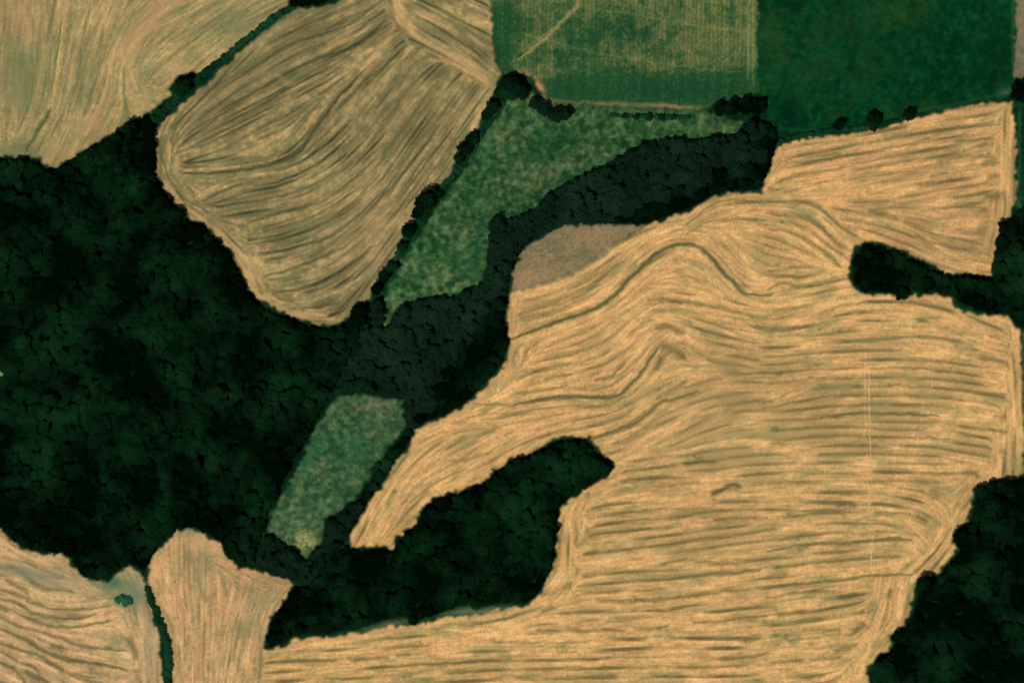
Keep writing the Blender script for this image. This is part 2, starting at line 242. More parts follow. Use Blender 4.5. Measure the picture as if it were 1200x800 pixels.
 ([(240,150),(290,112),(310,100)],1.6,.6),([(250,140),(275,118)],2.4,.4),([(330,98),(345,84)],5.5,.4),([(355,165),(375,140),(400,105)],3.2,.5),([(205,180),(235,170)],1.8,.4),([(395,130),(420,100),(450,78)],2.2,.4),
 ([(290,262),(330,250),(380,235),(420,205)],1.5,.55),([(300,300),(340,292),(390,275),(430,245)],1.5,.55),([(306,325),(350,312),(400,290),(440,260)],1.5,.6),([(320,342),(360,338),(400,318),(440,288)],1.6,.6),([(362,343),(368,340)],4.0,.5),([(270,240),(320,232),(370,215)],1.5,.5),
 ([(425,180),(460,130),(500,80)],2.0,.4),([(440,195),(480,140),(515,90)],2.2,.5),([(430,250),(470,205),(520,140)],1.6,.45),([(552,105),(546,102)],7.0,.5),([(500,90),(520,85)],6.5,.35),
 ([(490,20),(530,42),(572,72)],1.6,.5),([(515,30),(550,50),(575,72)],1.6,.4),([(505,5),(540,25),(572,40)],1.5,.5),
]
# pale wheelings and headlands
LIGHTS = [
 ([(1015,412),(1014,440),(1014,500),(1017,560),(1020,620),(1022,680)],.8,.7),([(1021,412),(1019,440),(1019,500),(1021,560),(1023,620),(1025,680)],.8,.6),
 ([(1085,402),(1092,412),(1094,430),(1092,450),(1086,480)],.8,.6),([(1080,404),(1087,415),(1089,430),(1087,450),(1081,480)],.8,.5),([(1080,490),(1074,515),(1068,550),(1060,590)],.8,.4),([(1073,492),(1069,520),(1064,550),(1056,590)],.8,.4),
 ([(1060,401),(1085,406),(1105,425),(1122,443),(1140,455),(1182,457)],1.2,.6),([(1090,408),(1110,425),(1128,445)],.8,.5),([(900,478),(930,466),(945,456),(970,447)],1.2,.5),([(895,470),(928,460),(945,450)],.8,.4),
 ([(1187,395),(1187,470),(1188,550)],2.2,.8),([(1194,392),(1195,450),(1194,550)],1.0,.6),([(1125,505),(1119,480),(1124,462),(1135,455)],1.2,.4),([(1137,500),(1137,520)],.8,.5),([(1142,500),(1142,520)],.8,.5),
 ([(1060,560),(1100,545),(1140,535),(1160,548),(1158,560)],5,.5),([(1105,535),(1150,535)],6,.6),([(915,443),(945,443)],3.0,.7),([(1182,128),(1184,180),(1183,235)],4.0,.9),([(665,600),(660,640),(658,680),(640,700)],6,.8),([(716,562),(690,580),(668,598)],4,.7),
 ([(475,-20),(470,10),(478,30),(500,50),(530,65),(560,88),(572,100)],7,.75),([(480,10),(520,30),(575,58)],4,.5),([(460,0),(462,30),(430,80),(410,110)],3,.5),([(325,88),(345,100),(380,90)],4,.4),
 ([(185,200),(186,150),(230,110)],2.5,.7),([(197,200),(198,160)],1.5,.7),([(210,238),(250,268),(288,312),(300,348),(340,368),(390,374)],5,.75),([(300,290),(305,330),(320,348),(345,358)],3,.6),
 ([(1010,700),(1035,705),(1025,740),(1005,785)],6,.6),([(1025,685),(1030,710),(1040,740)],2.5,.6),([(160,690),(168,740),(172,800)],3,.3),([(620,345),(604,352),(602,380)],3,.6),([(1000,345),(1002,370),(1010,385)],6,.5),([(1003,285),(990,310),(990,345)],5,.6),([(1005,280),(1015,260),(1018,245)],1.0,.5),
 ([(150,28),(140,45),(132,70),(125,95),(120,118),(105,145)],1.2,.6),([(172,50),(160,62),(152,85),(160,105)],2,.35),([(75,25),(70,60),(66,90),(62,128)],1.0,.7),
 ([(600,500),(660,492),(730,480)],9,.5),([(430,630),(450,600),(480,560)],4,.4),
]
TRACK_DARK = [([(60,130),(50,145),(40,160),(32,178)],2.2,.8),([(73,25),(66,70),(61,105)],1.2,.5)]

def stroke(acc, pts, w, s, jitter=0.0):
    L = smooth_line(pts, 2.0)
    x0, x1 = L[:,0].min()-3*w-3, L[:,0].max()+3*w+3; y0, y1 = L[:,1].min()-3*w-3, L[:,1].max()+3*w+3
    i0, i1 = max(0,int((x0-X0)/ST)), min(NX,int((x1-X0)/ST)+2); j0, j1 = max(0,int((y0-Y0)/ST)), min(NY,int((y1-Y0)/ST)+2)
    if i1 <= i0 or j1 <= j0: return
    xx, yy = wxs[j0:j1,i0:i1], wys[j0:j1,i0:i1]
    a, b = L[:-1], L[1:]; best = np.full(xx.shape, 1e9)
    n = len(a)
    for k in range(n):
        d = b[k]-a[k]; l2 = d@d+1e-9
        t = np.clip(((xx-a[k,0])*d[0]+(yy-a[k,1])*d[1])/l2,0,1)
        dd = (xx-a[k,0]-t*d[0])**2+(yy-a[k,1]-t*d[1])**2
        endk = min(k+1, n-k)/max(1.0, 0.18*n)             # taper towards both ends
        taper = 0.45+0.55*min(1.0, endk)
        best = np.minimum(best, dd/(taper*taper))
    v = s*np.exp(-best/(2*(w*0.8)**2))
    acc[j0:j1,i0:i1] = np.maximum(acc[j0:j1,i0:i1], v)
wxs = GX + 0.7*noise(9,31) + 0.15*noise(2.2,32); wys = GY + 0.45*noise(9,33) + 0.15*noise(2.2,34)
DK = np.zeros((NY,NX)); LT = np.zeros((NY,NX)); TD = np.zeros((NY,NX))
for p,w,s in STROKES: stroke(DK,p,w,s)
for p,w,s in LIGHTS: stroke(LT,p,w,s)
for p,w,s in TRACK_DARK: stroke(TD,p,w,s)
print('strokes', round(time.time()-T0,1))

# ------------------------------------------------------------------ direction of travel everywhere
SX, SY, SC, SS, SF = [], [], [], [], []
for k, ls in GUIDES.items():
    for l in ls:
        p = smooth_line(l, 6.0); d = np.gradient(p, axis=0); th = np.arctan2(d[:,1], d[:,0])
        SX += list(p[:,0]); SY += list(p[:,1]); SC += list(np.cos(2*th)); SS += list(np.sin(2*th)); SF += [FI[k]]*len(p)
SX, SY, SC, SS, SF = map(np.array, (SX, SY, SC, SS, SF))
CS = 6
cx_, cy_ = GX[::CS, ::CS].ravel(), GY[::CS, ::CS].ravel(); cid = ID[::CS, ::CS].ravel()
C2 = np.zeros(cx_.size); S2 = np.zeros(cx_.size)
for a in range(0, cx_.size, 3000):
    b = slice(a, a+3000)
    d2 = (cx_[b,None]-SX)**2+(cy_[b,None]-SY)**2
    w = 1.0/(d2+12.0)**1.7*np.where(cid[b,None]==SF, 1.0, 0.004)
    C2[b] = (w*SC).sum(1)/w.sum(1); S2[b] = (w*SS).sum(1)/w.sum(1)
shp = GX[::CS, ::CS].shape
def upsample(c):
    c = c.reshape(shp); yi = np.arange(NY)/CS; xi = np.arange(NX)/CS
    y0 = np.minimum(yi.astype(int), shp[0]-2); x0 = np.minimum(xi.astype(int), shp[1]-2)
    fy = np.clip(yi-y0,0,1)[:,None]; fx = np.clip(xi-x0,0,1)[None,:]
    g = lambda dy,dx: c[np.ix_(y0+dy, x0+dx)]
    return g(0,0)*(1-fy)*(1-fx)+g(0,1)*(1-fy)*fx+g(1,0)*fy*(1-fx)+g(1,1)*fy*fx
TH = 0.5*np.arctan2(upsample(S2), upsample(C2))       # flow angle, image axes
NB = 20
tb = (TH % math.pi)/math.pi*NB; tb0 = np.floor(tb).astype(int) % NB; tf = tb-np.floor(tb)
def oriented(v, kernel, nb=NB):
    F = np.fft.rfft2(v); out = np.zeros_like(v)
    for k in range(NB):
        th = k*math.pi/NB; ct, st = math.cos(th), math.sin(th)
        fpar = FX*ct+FY*st; fper = -FX*st+FY*ct
        w = np.where(tb0==k, 1-tf, 0)+np.where((tb0+1)%NB==k, tf, 0)
        out += w*np.fft.irfft2(F*kernel(fpar, fper), s=(NY,NX))
    return out
def swaths(period, length, iters, seed, amp=2.0, bw=0.33):
    f0 = 1.0/period
    K = lambda a,b: np.exp(-(np.abs(b)-f0)**2/(2*(bw*f0)**2))*np.exp(-a*a*(2*math.pi*length)**2/2)
    v = 0.6*np.random.default_rng(seed).standard_normal((NY,NX)) + 3.0*(DK-0.15)
    for i in range(iters):
        v = oriented(v, K); v = np.tanh(amp*v/v.std()*0.6)
    return v
V11 = swaths(10.5, 22.0, 6, 5, bw=.24)
V13 = swaths(13.5, 22.0, 5, 15, bw=.24)
V6 = swaths(6.0, 18.0, 4, 6, bw=.26)
KS = lambda L,Wd: (lambda a,b: np.exp(-a*a*(2*math.pi*L)**2/2-b*b*(2*math.pi*Wd)**2/2))
r = np.random.default_rng(77)
STREAK = oriented(r.standard_normal((NY,NX)), KS(22,1.1)); STREAK /= STREAK.std()      # long thin streaks
PATCH = oriented(r.standard_normal((NY,NX)), KS(16,3.2)); PATCH /= PATCH.std()        # where stripes come and go
PATCH2 = oriented(r.standard_normal((NY,NX)), KS(9,2.2)); PATCH2 /= PATCH2.std()
FST = oriented(r.standard_normal((NY,NX)), KS(9,0.42)); FST /= FST.std()
FINE = oriented(r.standard_normal((NY,NX)), KS(4,0.7)); FINE /= FINE.std()
print('swaths', round(time.time()-T0,1))

# ------------------------------------------------------------------ ground colours (albedo, linear)
N1, N2, N3, N6, N12, N30, N60 = [noise(s, 100+s) for s in (1,2,3,6,12,30,60)]
GR = np.random.default_rng(5).standard_normal((NY,NX))
N0 = noise(0.55, 99)
def blob(x,y,rx,ry,ang=0.0):
    a = math.radians(ang); dx = wxs-x; dy = wys-y
    u = dx*math.cos(a)+dy*math.sin(a); v = -dx*math.sin(a)+dy*math.cos(a)
    return np.exp(-((u/rx)**2+(v/ry)**2))
COL = np.zeros((NY,NX,3))
def mix(c, d, t):
    t = np.clip(t,0,1)[...,None]; return c*(1-t)+np.asarray(d,float)*t
def setf(key, col):
    m = ID==FI[key]; COL[m] = col[m]
K3 = lambda c: np.broadcast_to(np.array(c,float),(NY,NX,3)).copy()
# base green: verges, ditches, woodland floor
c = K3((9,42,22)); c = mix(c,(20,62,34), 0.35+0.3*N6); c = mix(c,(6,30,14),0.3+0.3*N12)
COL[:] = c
# the straw fields
def straw(light, mid, dark, V, bias, contrast, sd=0.30, patch=0.55, streak=.16, olv=.8, calm=0.0):
    stripe = sm(V, bias, bias+1.0)*np.clip(0.45+patch*PATCH,0,1.15)*contrast
    d = 1-(1-np.clip(stripe,0,1))*(1-np.clip(1.0*DK,0,1))
    d = d*(1-0.7*LT)
    c = mix(K3(light), mid, 0.42+0.28*PATCH+0.20*N12+streak*STREAK-0.8*LT+.12*N2)
    c = mix(c, np.array(mid)*np.array((.86,.97,.93)), (.30+.30*PATCH2+.2*N6-.5*LT)*olv*(1-.6*calm))
    c = mix(c, dark, d+(0.07-.03*calm)*np.clip(STREAK,0,9)*0.6)
    g = 1+0.03*GR+0.035*N1+0.03*N0+0.03*FINE+0.045*FST+0.02*N3
    return c*g[...,None]
oliv = sum(a*blob(*b) for a,b in [(.55,(1000,500,150,60)),(.5,(840,520,90,60)),(.45,(820,650,110,50)),(.35,(930,430,110,40)),(.4,(830,440,60,40)),(.3,(1090,450,90,60)),(.2,(960,650,120,60))])
CALM = np.clip(.9*blob(700,380,130,90,-20)+.9*blob(540,540,110,50,-30)+.5*blob(660,720,120,40)+.6*blob(900,300,90,60),0,1)
CONF = 0.95-0.5*CALM
cF = straw((205,158,101),(182,143,91),(104,92,54), V11, 0.10, CONF, calm=CALM)
cF = mix(cF,(152,128,82), oliv*np.clip(0.42+0.34*PATCH+.22*V11*-1+.12*STREAK,0,1)*(1-LT))
cF = mix(cF,(140,126,80), np.clip(.55*sm(PATCH2,.8,2.0)*sm(N12,-.3,1.2)+.35*sm(PATCH,1.1,2.2),0,1)*(1-LT))
cF = mix(cF,(84,92,60), .55*sm(PATCH2,1.7,2.6)*sm(N6,.2,1.4))
cF = mix(cF,(66,80,52), sm(DK,.62,.95)*0.5)
setf('F',cF)
cE = straw((206,156,100),(182,140,90),(104,92,56), V11, 0.10, 0.75)
cE = mix(cE,(150,122,78), .35*blob(1080,240,80,50)*(0.7+.4*PATCH)); setf('E',cE)
cG = straw((196,156,108),(170,136,94),(90,84,54), V11, 0.20, 0.6)
cG = mix(cG,(120,118,92), .8*blob(40,672,55,9,15)+.8*blob(158,692,14,28)+.5*blob(176,750,8,60))
cG = mix(cG,(44,88,62), .6*blob(133,682,14,8)+.3*blob(142,690,25,14)+.5*blob(145,703,12,7)); setf('G',cG)
cH = straw((196,152,104),(176,138,94),(120,106,70), V6, 0.1, 0.45, streak=.24)
cH = mix(cH,(120,118,80), .5*blob(238,660,16,24)+.5*blob(284,735,18,14)+.6*blob(218,622,14,8)+.3*blob(310,700,20,20)); setf('H',cH)
cB = straw((168,142,92),(122,108,70),(56,60,36), .70*V6+.60*V13, -0.15, 0.95, patch=.38, streak=.34)
cB = mix(cB,(112,104,72), .12+.1*N6)
cB = mix(cB,(190,148,98), .95*LT*np.clip(.62+.15*N2+.3*FST,0,1)); cB = mix(cB,(96,90,58), .45*blob(330,60,90,34,-35)+.35*blob(470,120,70,40,-50)+.3*blob(250,120,50,30,-40))
cB = mix(cB,(150,122,84), .35*blob(440,270,60,60)+.2*blob(560,130,40,40)); setf('B',cB)
cA = straw((164,138,90),(142,124,82),(98,94,60), 0.5*V6+.5*STREAK, 0.0, 0.45, streak=.42)
cA = mix(cA,(92,104,66), .55*blob(20,75,25,40)+.5*blob(270,30,30,20)+.6*blob(25,178,45,12)+.35*blob(150,30,30,12,-50)+.4*blob(225,68,10,9)+.3*blob(95,95,16,40)+.3*blob(30,110,18,30))
cA = mix(cA,(176,134,92), .45*blob(213,82,18,8)+.4*blob(75,180,25,14)+.5*blob(170,30,60,14,-45)+.35*blob(110,150,18,14)+.4*blob(15,15,40,30))
cA = mix(cA,(190,160,105), .8*LT); cA = mix(cA,(66,76,46), TD)
cA = mix(cA,(205,190,140), (N1>1.3)*.5*blob(10,160,25,14)); setf('A',cA)
# green field with drill rows running north-south
rows = np.sin(2*math.pi*(GX+0.02*GY+0.5*N12)/4.9)*(0.75+.25*N3); rows2 = np.sin(2*math.pi*GX/14.6+0.3*N6)
tanm = .46+.13*N12+.08*N6+.06*N3+ .25*sm(GY,70,-20) -.95*blob(760,106,150,24)-.5*blob(680,55,40,34)-1.0*blob(587,40,18,60)-.6*blob(735,30,50,16)+.6*blob(640,85,28,12)-.4*blob(600,25,30,18)-.8*blob(660,110,30,22)+.35*blob(850,60,60,30)-.7*blob(870,92,40,18)+.2*blob(760,72,70,8)
tanm = .06+.58*sm(tanm+.10*noise(18,801)+.12*noise(4,802),-.35,1.05)
c = mix(K3((26,66,36)),(126,116,68), tanm+(.05+.16*tanm)*rows+.06*rows2+.06*N1+.04*GR+.05*N2)
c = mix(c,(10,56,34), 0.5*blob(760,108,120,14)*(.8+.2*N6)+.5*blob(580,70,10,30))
acc = np.zeros((NY,NX))
for p,w,s in [([(690,-10),(650,35),(608,70)],1.8,.9),([(684,-8),(655,28),(612,60)],1.0,.6)]: stroke(acc,p,w,s)
c = mix(c,(150,132,82),acc*.85); acc2=np.zeros((NY,NX))
for p,w,s in [([(690,10),(760,20),(830,32),(880,38)],1.0,.5),([(610,40),(700,62),(800,78),(870,85)],1.2,.4),([(876,-20),(877,95)],1.2,.8),([(882,-20),(883,100)],1.0,.7),([(830,128),(850,121),(888,108)],1.5,.7)]: stroke(acc2,p,w,s)
c = mix(c,(130,138,86),acc2*.6); c = mix(c,(172,122,84),.9*blob(622,95,16,6,40)+.85*blob(632,108,6,12,-20)+.75*blob(790,125,30,2.5,3)+.5*blob(700,121,60,2.5,3)+.5*blob(640,121,20,5,10))
setf('C', c*(1+.03*GR+.03*N1)[...,None])
# dark pasture
c = K3((3,44,20)); c = mix(c,(32,56,22), .15+.22*N30+.14*N12+.05*N3+.45*blob(1050,15,60,22)+.4*blob(960,90,40,60)+.4*blob(905,50,14,60)-.4*blob(1130,70,60,60)-.4*blob(1000,110,50,30))
c = mix(c,(14,66,36), .3+.22*N6); c = mix(c,(3,32,20), .18*np.clip(noise(9,777),0,2)+.8*blob(925,128,14,18)+.4*blob(1165,60,20,40))
acc=np.zeros((NY,NX)); stroke(acc,[(1187,-20),(1187,60),(1189,95)],1.8,.8); stroke(acc,[(1060,135),(1100,126),(1150,115),(1180,108)],1.5,.5); stroke(acc,[(905,150),(930,152),(970,152)],1.2,.4)
c = mix(c,(48,84,46),acc*.7); c = mix(c,(60,86,62),.8*blob(1178,108,10,5,-20)); setf('D', c*(1+.05*GR+.06*N1)[...,None])
# fallow triangle
c = mix(K3((130,112,80)),(98,94,66), .42+.25*N3+.2*N6+.3*blob(664,298,14,10)+.22*N1+.2*FST); c = mix(c,(165,126,88), .5*blob(620,325,30,10,-20)+.4*blob(700,275,30,10)); setf('I', c*(1+.05*GR)[...,None])
# rough meadows
def meadow(base, hi, tan_, tanw, seed):
    c = mix(K3(base), hi, .45+.25*N6+.12*N3+.08*N1)
    c = mix(c, tan_, np.clip(tanw,0,1)*(.75+.16*N3+.15*N6))
    return c*(1+.03*GR+.04*N1+.045*N2+.03*N0+.05*N6)[...,None]
tw = .12+.10*N12+.55*blob(595,160,20,14)+.5*blob(655,195,30,10,-30)+.55*blob(690,182,25,7,-30)+.4*blob(620,215,35,14,-25)+.3*blob(545,270,14,20)+.4*blob(830,150,20,6)+.3*blob(510,325,30,12)+.6*blob(462,356,6,9)+.4*blob(452,380,4,10)
c = meadow((26,62,32),(52,88,50),(98,100,64),tw+.10*np.clip(N6,0,2),0); c = mix(c,(16,58,32), .4*blob(640,175,40,20)+.5*blob(560,300,12,30)); c = mix(c,(150,118,80),.6*blob(635,121,18,5,10)); setf('J',c)
tw = .1+.1*N12+.55*blob(425,475,30,8)+.35*blob(445,480,20,14)+.5*blob(375,545,14,8)+.4*blob(420,560,8,12)+.2*blob(340,600,25,20)
c = meadow((36,68,40),(58,88,54),(98,100,70),tw+.12*np.clip(N3,0,2)*np.clip(N12+.5,0,1),0); c = mix(c,(140,134,82),(1.1*blob(355,632,12,11)+.7*blob(365,638,10,6))*(.7+.3*N2)); c = mix(c,(22,82,50),.5*blob(365,530,10,20,30)+.4*blob(410,530,22,16)); setf('K',c)
setf('M', mix(K3((112,102,78)),(96,92,66),.4+.3*N6)*(1+.05*GR)[...,None])
setf('L', mix(K3((22,66,38)),(40,80,50),.4+.3*N6)*(1+.05*GR)[...,None]); setf('L2', mix(K3((40,76,44)),(96,110,66),.35+.3*N6)*(1+.05*GR)[...,None])
setf('N', mix(K3((140,140,90)),(90,110,60),.4+.3*N3))
# scrubby grey-green margins just outside the straw
m0 = ID==0
scr = .8*blob(455,732,30,5,-12)+.8*blob(540,716,25,5,-8)+.8*blob(575,716,25,5,-8)+.6*blob(152,668,12,10)+.4*blob(345,752,15,5)
cc = mix(COL.copy(),(96,100,74), scr); COL[m0] = cc[m0]
# darker green ground colour on the woodland floor
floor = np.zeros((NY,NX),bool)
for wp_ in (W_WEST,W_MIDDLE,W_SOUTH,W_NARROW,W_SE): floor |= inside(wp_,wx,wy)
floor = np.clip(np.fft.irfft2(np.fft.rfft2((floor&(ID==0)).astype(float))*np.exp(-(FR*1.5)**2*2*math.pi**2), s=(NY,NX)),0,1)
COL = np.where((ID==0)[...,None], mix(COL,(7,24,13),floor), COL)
# soft edges
def blur(a, s):
    return np.fft.irfft2(np.fft.rfft2(a)*np.exp(-(FR*s)**2*2*math.pi**2), s=(NY,NX))
EDG = np.clip(blur(((ID!=np.roll(ID,1,0))|(ID!=np.roll(ID,1,1))).astype(float),2.0)*8,0,1)
LIN = s2l(np.clip(COL,0,255))
for i in range(3): LIN[...,i] = (1-EDG)*blur(LIN[...,i], 0.35)+EDG*blur(LIN[...,i], 1.0)
CAL = np.array([0.97,0.97,0.97])
LIN = np.clip(LIN/CAL, 0.001, 0.75)
print('colours', round(time.time()-T0,1))

# ------------------------------------------------------------------ relief
WINX = sm(gx,X0,X0+55)*sm(-gx,-gx[-1],-gx[-1]+55); WINY = sm(gy,Y0,Y0+55)*sm(-gy,-gy[-1],-gy[-1]+55)
HB = (1.6*noise(110,401) + 0.5*noise(45,402))*WINX[None,:]*WINY[:,None]
isfield = np.isin(ID, [FI[k] for k in 'ABEFGH'])
ridge = np.where(np.isin(ID,[FI['A'],FI['B'],FI['H']]), V6*0.05, V11*0.10) - 0.16*DK
HR = HB + blur(np.where(isfield, ridge, 0.0),0.8) + 0.03*N2 + np.where(np.isin(ID,[FI['J'],FI['K']]),0.10*N3+.06*N1,0) + 0.10*np.where(ID==0,N3,0)
def hgt(px, py, H=HR):
    i = int(min(max(round((px-X0)/ST),0),NX-1)); j = int(min(max(round((py-Y0)/ST),0),NY-1))
    return float(H[j,i])

def ground_material(name, rough, bump, scale):
    m = bpy.data.materials.new(name); m.use_nodes = True; n = m.node_tree.nodes; l = m.node_tree.links
    b = n["Principled BSDF"]; b.inputs["Roughness"].default_value = rough; b.inputs["Specular IOR Level"].default_value = 0.0
    at = n.new("ShaderNodeAttribute"); at.attribute_name = "soil_tint"
    tc = n.new("ShaderNodeTexCoord"); nz = n.new("ShaderNodeTexNoise"); nz.inputs["Scale"].default_value = scale; nz.inputs["Detail"].default_value = 4
    l.new(tc.outputs["Object"], nz.inputs["Vector"])
    mr = n.new("ShaderNodeMapRange"); mr.inputs[1].default_value = .3; mr.inputs[2].default_value = .7; mr.inputs[3].default_value = .93; mr.inputs[4].default_value = 1.07
    l.new(nz.outputs["Fac"], mr.inputs[0])
    mx = n.new("ShaderNodeVectorMath"); mx.operation = 'SCALE'; l.new(at.outputs["Color"], mx.inputs[0]); l.new(mr.outputs[0], mx.inputs["Scale"])
    l.new(mx.outputs[0], b.inputs["Base Color"])
    bp = n.new("ShaderNodeBump"); bp.inputs["Strength"].default_value = bump; bp.inputs["Distance"].default_value = .12
    l.new(nz.outputs["Fac"], bp.inputs["Height"]); l.new(bp.outputs[0], b.inputs["Normal"])
    return m
M_STRAW = ground_material("stubble", .9, .3, 1.6)
M_GRASS = ground_material("grass", .95, .6, .9)

WXG, WYG = (GX-600)*MPP, (400-GY)*MPP
def sheet(name, mask, mat, label=None):
    cell = mask[:-1,:-1]
    used = np.zeros((NY,NX),bool)
    used[:-1,:-1] |= cell; used[1:,:-1] |= cell; used[:-1,1:] |= cell; used[1:,1:] |= cell
    idx = np.full((NY,NX),-1,np.int64); idx[used] = np.arange(used.sum())
    co = np.stack([WXG[used],WYG[used],HR[used]],1).astype(np.float32)
    j,i = np.nonzero(cell)
    q = np.stack([idx[j+1,i],idx[j+1,i+1],idx[j,i+1],idx[j,i]],1).astype(np.int32)
    me = bpy.data.meshes.new(name); me.vertices.add(len(co)); me.vertices.foreach_set("co",co.ravel())
    me.loops.add(q.size); me.loops.foreach_set("vertex_index",q.ravel())
    me.polygons.add(len(q)); me.polygons.foreach_set("loop_start",np.arange(0,q.size,4,dtype=np.int32))
    me.polygons.foreach_set("use_smooth",np.ones(len(q),bool)); me.update(calc_edges=True)
    a = me.color_attributes.new("soil_tint",'FLOAT_COLOR','POINT')
    c4 = np.ones((len(co),4),np.float32); c4[:,:3] = LIN[used]; a.data.foreach_set("color",c4.ravel())
    me.materials.append(mat)
    o = bpy.data.objects.new(name,me); link(o); tag(o,kind='structure',label=label); return o
LAB = {'A':('stubble_field',M_STRAW,'dull olive stubble field in the upper left corner with a thin pale track down it'),
 'B':('stubble_field',M_STRAW,'rounded brown stubble field with curving harvest rows beside the big wood'),
 'C':('crop_field',M_GRASS,'green and tan crop field with fine drill rows along the top edge'),
 'D':('pasture',M_GRASS,'dark green pasture north of the straw field at upper right'),
 'E':('stubble_field',M_STRAW,'small golden straw field above the narrow wood at right'),
 'F':('stubble_field',M_STRAW,'largest golden straw field with wavy dark swaths'),
 'G':('stubble_field',M_STRAW,'pale straw field in the lower left corner with curved dark swaths'),
 'H':('stubble_field',M_STRAW,'tongue of pale straw field rising into the wood at lower left'),
 'I':('fallow_ground',M_GRASS,'greyish brown fallow triangle between the wood and the golden straw'),
 'J':('meadow',M_GRASS,'long rough green meadow beside the rounded brown field'),
 'K':('meadow',M_GRASS,'small rough green clearing enclosed by wood, pale scrape at its foot'),
 'M':('fallow_ground',M_GRASS,'grey brown strip in the upper right corner'),
 'L':('pasture',M_GRASS,'narrow green strip at the right edge above the narrow wood'),
 'L2':('pasture',M_GRASS,'thin grassy strip at the right edge beside the golden straw'),
 'N':('meadow',M_GRASS,'pale grassy sliver at the left edge of the big wood')}
for k,(nm,mt,lb) in LAB.items(): sheet(nm, ID==FI[k], mt, lb)
sheet('grass_verge', ID==0, M_GRASS, 'dark green verges, ditches and woodland floor between the fields')

# one broad sheet to the horizon, below the fields
gm = bpy.data.materials.new("far_ground"); gm.use_nodes = True
n = gm.node_tree.nodes; l = gm.node_tree.links; b = n["Principled BSDF"]; b.inputs["Roughness"].default_value = .95
tc = n.new("ShaderNodeTexCoord"); vo = n.new("ShaderNodeTexVoronoi"); vo.inputs["Scale"].default_value = .004
nz = n.new("ShaderNodeTexNoise"); nz.inputs["Scale"].default_value = .01; nz.inputs["Detail"].default_value = 8
va = n.new("ShaderNodeMixRGB"); va.inputs[0].default_value = .15; l.new(tc.outputs["Object"],nz.inputs["Vector"]); l.new(tc.outputs["Object"],vo.inputs["Vector"])
cr = n.new("ShaderNodeValToRGB"); e = cr.color_ramp.elements; e[0].position=.25; e[0].color=(.006,.03,.012,1); e[1].position=.75; e[1].color=(.4,.26,.12,1)
x = e.new(.5); x.color=(.02,.07,.03,1)
l.new(vo.outputs["Color"],va.inputs[1]); l.new(nz.outputs["Fac"],va.inputs[2]); l.new(va.outputs[0],cr.inputs[0]); l.new(cr.outputs[0],b.inputs["Base Color"])
L = 9000.0; x0_,x1_ = W(gx[0],0)[0]+1, W(gx[-1],0)[0]-1; y1_,y0_ = W(0,gy[0])[1]-1, W(0,gy[-1])[1]+1
def axis(a,b):
    v=[-L+2*L*i/50 for i in range(51)]; v=[t for t in v if not a-40<t<b+40]+[a,a+4,b-4,b]; return sorted(v)
xs_,ys_ = axis(x0_,x1_),axis(y0_,y1_); vs=[]; fs=[]
for Y in ys_:
    for X in xs_:
        rr=math.hypot(X,Y); inn = x0_+2<X<x1_-2 and y0_+2<Y<y1_-2
        vs.append((X,Y,-9.0 if inn else -.25+(0 if rr<900 else 25*math.sin(X/900)*math.cos(Y/1100)*min(1,(rr-900)/2000))))
nx_=len(xs_)
for j in range(len(ys_)-1):
    for i in range(nx_-1):
        a=j*nx_+i; fs.append((a,a+1,a+nx_+1,a+nx_))
me = bpy.data.meshes.new("ground"); me.from_pydata(vs,[],fs); me.materials.append(gm)
tag(link(bpy.data.objects.new("ground",me)),kind='structure')
print('sheets', round(time.time()-T0,1))

# ------------------------------------------------------------------ wheel tracks as low strips of flattened straw
def plain_mat(name, c1, c2, scale, rough=.9):
    m = bpy.data.materials.new(name); m.use_nodes = True; n = m.node_tree.nodes; l = m.node_tree.links
    b = n["Principled BSDF"]; b.inputs["Roughness"].default_value = rough; b.inputs["Specular IOR Level"].default_value = .08
    tc = n.new("ShaderNodeTexCoord"); nz = n.new("ShaderNodeTexNoise"); nz.inputs["Scale"].default_value = scale; nz.inputs["Detail"].default_value = 6
    cr = n.new("ShaderNodeValToRGB"); cr.color_ramp.elements[0].position=.35; cr.color_ramp.elements[1].position=.65
    cr.color_ramp.elements[0].color=(*c1,1); cr.color_ramp.elements[1].color=(*c2,1)
    l.new(tc.outputs["Object"],nz.inputs["Vector"]); l.new(nz.outputs["Fac"],cr.inputs[0]); l.new(cr.outputs[0],b.inputs["Base Color"]); return m
M_TRACK = plain_mat("track_straw", tuple(s2l((196,158,104))), tuple(s2l((222,184,124))), .35)
M_TRACK2 = plain_mat("track_olive", tuple(s2l((150,132,72))), tuple(s2l((196,172,100))), .3)
def ribbon(name, pts, w, mat, gaps, label):
    rg = random.Random(len(pts)*7+int(pts[0][0])); L = smooth_line(pts, 2.0); vs=[]; fs=[]
    d = np.gradient(L, axis=0); d /= np.hypot(d[:,0],d[:,1])[:,None]
    on = True
    for k in range(len(L)):
        ww = w*(0.6+0.5*rg.random()); nx_, ny_ = -d[k,1]*ww/2, d[k,0]*ww/2
        jx = (rg.random()-.5)*.3
        for s in (-1,1):
            px,py = L[k,0]+s*nx_+jx, L[k,1]+s*ny_
            X,Y = W(px,py); vs.append((X,Y,max(hgt(px,py),hgt(px+1,py),hgt(px-1,py),hgt(px,py+1),hgt(px,py-1))+.03))
        if rg.random()<gaps: on = not on
        if k and on: a=2*k; fs.append((a-2,a-1,a+1,a))
    me = bpy.data.meshes.new(name); me.from_pydata(vs,[],fs); me.materials.append(mat)
    tag(link(bpy.data.objects.new(name,me)),kind='structure',label=label)
ribbon('wheel_track',[(1014,425),(1014,500),(1017,560),(1020,620),(1022,670)],.9,M_TRACK,.12,'left wheel mark of the straight pair running down the golden straw field')
